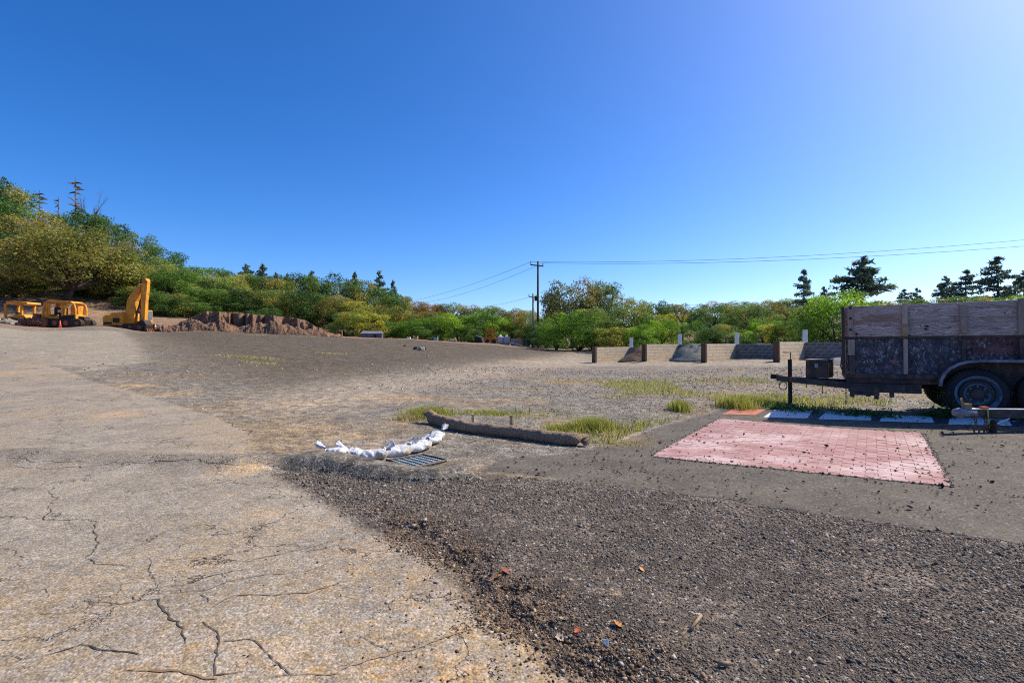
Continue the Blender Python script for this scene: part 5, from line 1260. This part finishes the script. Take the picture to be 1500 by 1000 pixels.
stones('soil_crumbs', xy, np.abs(RNG.normal(0, .0030, len(xy))) + .0016 + .009 * (RNG.random(len(xy)) > .98), M['stone_s'], 'dark soil crumbs and bark along the asphalt edge', .7, .1, 2)
def k_yard(x, y, rg):
    return (poly_sd(x, y, Z_LIGHT) < -.1) & (poly_sd(x, y, Z_PAVE) < -.05) & (poly_sd(x, y, Z_FG) < 0) & (rg.random(len(x)) < np.clip(.5 + 1.6 * fbm(x * .4, y * .4, 3), .05, 1) * (.06 + .94 * smooth(-.4, .1, x / y)))
xy = scatter(62000, -24, 25, 6.2, 24, k_yard, 3)
dist = np.hypot(xy[:, 0], xy[:, 1])
M['stone_g'] = stone_mat('yard_gravel', (0.100, 0.086, 0.072), (0.380, 0.324, 0.264), (0.580, 0.508, 0.425))
stones('gravel', xy, RNG.uniform(.006, .017, len(xy)) * np.clip(dist / 9, .8, 2.2), M['stone_g'], 'grey loose gravel across the middle of the yard', .7, .1, 3)
def k_any(x, y, rg): return (poly_sd(x, y, Z_LIGHT) > .02) & (rg.random(len(x)) < np.clip(1 - poly_sd(x, y, Z_LIGHT) * 1.4, .05, 1))
xy = scatter(5200, -4.2, 1.8, 1.6, 6.5, k_any, 4)
stones('grit', xy, np.abs(RNG.normal(.002, .0022, len(xy))) + .0015, M['stone_s'], 'scattered grit on the tan asphalt', .7, .2, 4)
# dark oak-leaf bits and acorn husks on the pavement and the brick panel
def k_pv(x, y, rg): return (poly_sd(x, y, Z_PAVE) > .03) & (rg.random(len(x)) < np.clip(.45 + 1.2 * fbm(x * .7 + 4, y * .7, 2), .05, 1))
xy = scatter(4600, -.8, 12.5, 3.6, 9.0, k_pv, 5)
M['husk'] = stone_mat('leaf_bits', (.035, .024, .018), (.16, .10, .06), (.36, .27, .17))
stones('leaf_litter', xy, np.abs(RNG.normal(.0, .0075, len(xy))) + .004, M['husk'], 'dark leaf bits scattered over the pavement and brick panel', .45, .9, 5)

# crumbs and straw gathered along the edges of the brick panel
cs_ = [cen - un * LU / 2 - vn * LV / 2, cen + un * LU / 2 - vn * LV / 2, cen + un * LU / 2 + vn * LV / 2, cen - un * LU / 2 + vn * LV / 2]
ed = []
for k_ in range(4):
    t = RNG.random(520 if k_ < 2 else 260)[:, None]; ed.append(cs_[k_] * (1 - t) + cs_[(k_ + 1) % 4] * t + RNG.normal(0, .022, (len(t), 2)))
stones('grit', np.vstack(ed), np.abs(RNG.normal(0, .006, 1560)) + .003, stone_mat('edge_grit', (.10, .085, .07), (.34, .27, .19), (.50, .42, .28)), 'grit and straw gathered along the brick panel edges', .6, .4, 15)

# ------------------------------------------------------------------ grass and weeds
def grass_mat(name, a, b, c):
    n = NT(name, .7); v_ = n.attr('v'); col = n.mix(n.ramp(v_, 0, .55), a, b); col = n.mix(n.ramp(v_, .55, 1), col, c)
    n.put(n.b.inputs['Base Color'], col); tr = n.node('ShaderNodeBsdfTranslucent', {}, Color=n.hsv(col, 1.2)); ms = n.node('ShaderNodeMixShader', {}, i0=.4)
    n.t.links.new(n.b.outputs[0], ms.inputs[1]); n.t.links.new(tr.outputs[0], ms.inputs[2]); n.t.links.new(ms.outputs[0], n.t.nodes['Material Output'].inputs[0]); return n.m
M['grass'] = grass_mat('green_grass', (.12, .16, .02), (.33, .34, .05), (.56, .48, .15))
M['straw'] = grass_mat('dry_grass', (.30, .27, .08), (.45, .36, .15), (.58, .46, .24))
M['weed'] = grass_mat('dark_weed', (.025, .06, .012), (.06, .13, .025), (.14, .24, .05))
def blades(name, xy, ht, wd, mat, label, seed, lean=.5, origin=None, cat=None, group=None, kind='stuff'):
    rg = np.random.default_rng(seed); N = len(xy); ht = np.broadcast_to(ht, N) * rg.uniform(.45, 1.2, N)
    a = rg.uniform(0, 6.283, N); L = rg.uniform(.1, lean, N) * ht; dx, dy = np.cos(a), np.sin(a); w = wd * rg.uniform(.6, 1.4, N)
    g = Hn(xy[:, 0], xy[:, 1]) - .01; V = np.empty((N, 6, 3))
    for k_, (u_, f) in enumerate([(0, 1), (.55, .8), (1, .12)]):
        cx = xy[:, 0] + dx * L * u_ ** 2; cy = xy[:, 1] + dy * L * u_ ** 2; cz = g + ht * u_ * (1 - .15 * u_)
        for m_, s_ in enumerate((-1, 1)):
            V[:, k_ * 2 + m_, 0] = cx - dy * w * f * s_; V[:, k_ * 2 + m_, 1] = cy + dx * w * f * s_; V[:, k_ * 2 + m_, 2] = cz
    V = V.reshape(-1, 3); v = np.repeat(np.clip(rg.normal(.5, .26, N), 0, 1), 6)
    if origin is not None: V = V - np.array(origin)
    o = link(name, quads_mesh(name, V, 6, mat, {'v': v}, False, [[0, 1, 3, 2], [2, 3, 5, 4]]))
    if origin is not None: o.location = origin
    return tag(o, label, cat, group, kind)
def blob(px, py, rx, ry, n, seed):
    c = G(px, py); rg = np.random.default_rng(seed); r = np.sqrt(rg.random(n)) * np.clip(rg.normal(.8, .3, n), .1, 1.3); a = rg.uniform(0, 6.283, n)
    return np.stack([c[0] + np.cos(a) * r * rx, c[1] + np.sin(a) * r * ry], 1), (c[0], c[1], H(*c))
CL = [(628, 608, .42, .45, 900, .17, 'grass', 'wide tuft of green grass at the left end of the straw wattle'), (600, 613, .3, .3, 420, .10, 'straw', 'low dry grass tuft left of the wattle end'), (870, 628, .34, .35, 900, .20, 'grass', 'bushy green grass tuft beside the right end of the wattle'), (1078, 596, .34, .5, 900, .24, 'grass', 'tall green grass tuft beside the orange painted square'),
      (995, 600, .2, .3, 420, .22, 'grass', 'narrow green grass tuft left of the tall tuft'), (825, 629, .35, .3, 360, .12, 'grass', 'thin green grass tuft behind the wattle stakes'), (720, 606, .9, .3, 600, .08, 'grass', 'long low strip of grass behind the wattle'), (1120, 592, .4, .7, 700, .17, 'grass', 'loose green grass below the trailer jack'), (915, 650, .5, .25, 520, .04, 'straw', 'flattened dry straw at the pavement edge by the wattle')]
for i, (px, py, rx, ry, n_, ht, mt, lb) in enumerate(CL):
    xy, org = blob(px, py, rx, ry, int(n_ * 1.8), 60 + i); blades('grass_tuft', xy, ht, .0038, M[mt], lb, 90 + i, 1.1 if mt == 'straw' else .9, org, 'grass tuft', 'grass tufts in the yard', 'thing')
def k_wd(x, y, rg): return (poly_sd(x, y, Z_PAVE) < -.08) & (poly_sd(x, y, Z_FG) < -.1) & (poly_sd(x, y, Z_LIGHT) < -.5) & (y > 6.7) & (rg.random(len(x)) < np.clip((fbm(x * .55 + 3, y * .55, 3) + .07) * 5, 0, 1) * smooth(-1, 4, x)) & (x > -2.0)
xy = scatter(60000, 0, 15.5, 6.5, 17, k_wd, 7)
half_ = RNG.random(len(xy)) < .62
blades('grass', xy[half_], .12, .0065, M['grass'], 'thin green weeds growing through the gravel', 8, .9); blades('grass', xy[~half_], .09, .0065, M['straw'], 'dry straw coloured grass in the gravel', 9, 1.1)
sc_ = []
for px, py, rx, ry, n_ in [(365, 524, 1.6, .9, 900), (385, 533, .8, .5, 300), (483, 518, 1.4, .6, 350), (455, 493, 2, .8, 300), (380, 491, 2.5, .8, 350), (575, 500, 2, 1, 200)]: sc_.append(blob(px, py, rx, ry, n_, n_)[0])
blades('grass', np.vstack(sc_), .09, .014, M['straw'], 'yellow grass patches on the dark slope', 10, 1.0)
def local(x, y): c, s_ = math.cos(TA), math.sin(TA); return (TX + c * x - s_ * y, TY + s_ * x + c * y)
wl = []; rg = np.random.default_rng(12)
for _ in range(1500):
    x = rg.uniform(-1.3, 3.4); y = rg.normal(-.15, .16) if x > 0 else rg.normal(.1, .3); wl.append(local(x, y))
wl = np.array(wl); wl = wl[fbm(wl[:, 0] * 2.5, wl[:, 1] * 2.5, 2) > -.12]
def leafy(name, xy, ht, leaf, mat, label, seed, per=5):
    rg = np.random.default_rng(seed); N = len(xy) * per; p = np.repeat(xy, per, 0) + rg.normal(0, .02, (N, 2)); z = Hn(p[:, 0], p[:, 1]) + rg.random(N) * np.repeat(ht * rg.uniform(.3, 1.1, len(xy)), per)
    V, v4, g4 = leaves(np.column_stack([p, z]), np.tile([0, 0, .6], (N, 1)), leaf, rg, np.clip(rg.normal(.45, .25, N), 0, 1), rg.random(N), .5, 1)
    return tag(link(name, quads_mesh(name, V, 4, mat, {'v': v4}, False, [[0, 1, 2, 3]])), label, None, None, 'stuff')
leafy('weeds', wl, .13, .022, M['weed'], 'low dark green weeds growing along the trailer', 13)
wp = local(1.36, -.2); xy = np.array(wp) + rg.normal(0, .10, (60, 2)); leafy('weeds', xy, .5, .024, M['weed'], 'tall dark weed growing up the trailer fender', 14, 9)

# ------------------------------------------------------------------ single leaves, sticks and chips in the foreground
M['leaf_o'] = simple('leaf_orange', (.62, .27, .06), (.45, .17, .04), 30, 90, .7, bump=0); M['leaf_r'] = simple('leaf_red', (.45, .10, .04), (.32, .07, .03), 30, 90, .7, bump=0); M['leaf_p'] = simple('leaf_pale', (.62, .50, .36), (.48, .36, .24), 30, 90, .7, bump=0); M['stick'] = simple('dry_stick', (.36, .25, .16), (.24, .16, .10), 20, 90, .9); M['chip'] = simple('blue_chip', (.40, .47, .47), (.34, .40, .41), 20, 90, .6)
def oak_leaf(px, py, s, mat, label, seed, curl=.4):
    rg = np.random.default_rng(seed); c = G(px, py); prof = [(0, .02), (.1, .10), (.2, .30), (.27, .17), (.4, .40), (.5, .2), (.62, .34), (.72, .16), (.85, .2), (1.0, .0)]
    V = []; F = []
    for x, w in prof:
        z = curl * (x - .5) ** 2
        V += [(x - .5, w * rg.uniform(.8, 1.2), z + curl * .8 * w), (x - .5, 0, z), (x - .5, -w * rg.uniform(.8, 1.2), z + curl * .9 * w)]
    for i in range(len(prof) - 1): b = i * 3; F += [(b, b + 1, b + 4, b + 3), (b + 1, b + 2, b + 5, b + 4)]
    o = mesh_obj('fallen_leaf', [tuple(np.array(q) * s) for q in V], F, M[mat]); o.location = (c[0], c[1], H(*c) + s * .08); o.rotation_euler = (rg.uniform(-.6, .6), rg.uniform(-.6, .6), rg.uniform(0, 6.28))
    sm_ = o.modifiers.new('thickness', 'SOLIDIFY'); sm_.thickness = .0008
    return tag(o, label, 'leaf', 'fallen leaves in the foreground')
for i, a_ in enumerate([(684, 814, .05, 'leaf_r', 'curled red leaf on the soil at the asphalt edge'), (730, 853, .06, 'leaf_o', 'orange leaf in the middle of the small leaf cluster'), (741, 846, .06, 'leaf_r', 'red brown leaf of the small leaf cluster'), (737, 862, .05, 'leaf_o', 'lower orange leaf of the small leaf cluster'), (939, 846, .045, 'leaf_o', 'lone upright orange leaf on the dark millings'), (905, 928, .055, 'leaf_o', 'brown orange leaf lying on the soil strip'), (822, 934, .055, 'leaf_p', 'pale tan leaf beside the asphalt edge'), (826, 915, .045, 'leaf_p', 'smaller pale leaf above the pale tan leaf'), (846, 930, .04, 'leaf_r', 'rust coloured leaf right of the pale leaves')]): oak_leaf(*a_, 30 + i, .5)
def stick(pts, r, label, mat='stick', name='twig'):
    g = GL(pts); o0 = (g[0][0], g[0][1], H(*g[0])); o = MB().tube([(p[0] - o0[0], p[1] - o0[1], H(*p) - o0[2] + r * 1.3 + .003) for p in g], r, 6).build(name, M[mat], None, True); o.location = o0; return tag(o, label, 'twig', 'twigs in the foreground')
stick([(1172, 921), (1190, 922), (1205, 916), (1218, 911), (1244, 911)], .0022, 'thin straw coloured twig lying on the millings'); stick([(1214, 911), (1200, 889)], .0015, 'short side twig of the straw coloured twig'); stick([(1012, 938), (1027, 918)], .007, 'short thick stick at the edge of the soil strip'); stick([(1052, 994), (1070, 991)], .009, 'stubby wood piece at the bottom edge'); stick([(955, 970), (968, 985)], .003, 'small brown twig on the soil strip'); stick([(1376, 941), (1392, 933)], .002, 'short pale twig at lower right on the millings'); stick([(1310, 937), (1350, 949)], .0018, 'thin pale grass stalk at lower right')
g = G(888, 957); o = MB().box(-.011, .011, -.002, .002, 0, .026).build('plastic_chip', M['chip'], None, bevel=.001); o.location = (g[0], g[1], H(*g) + .006); o.rotation_euler = (R(-25), 0, .1); tag(o, 'small square pale blue chip on the soil strip', 'chip')
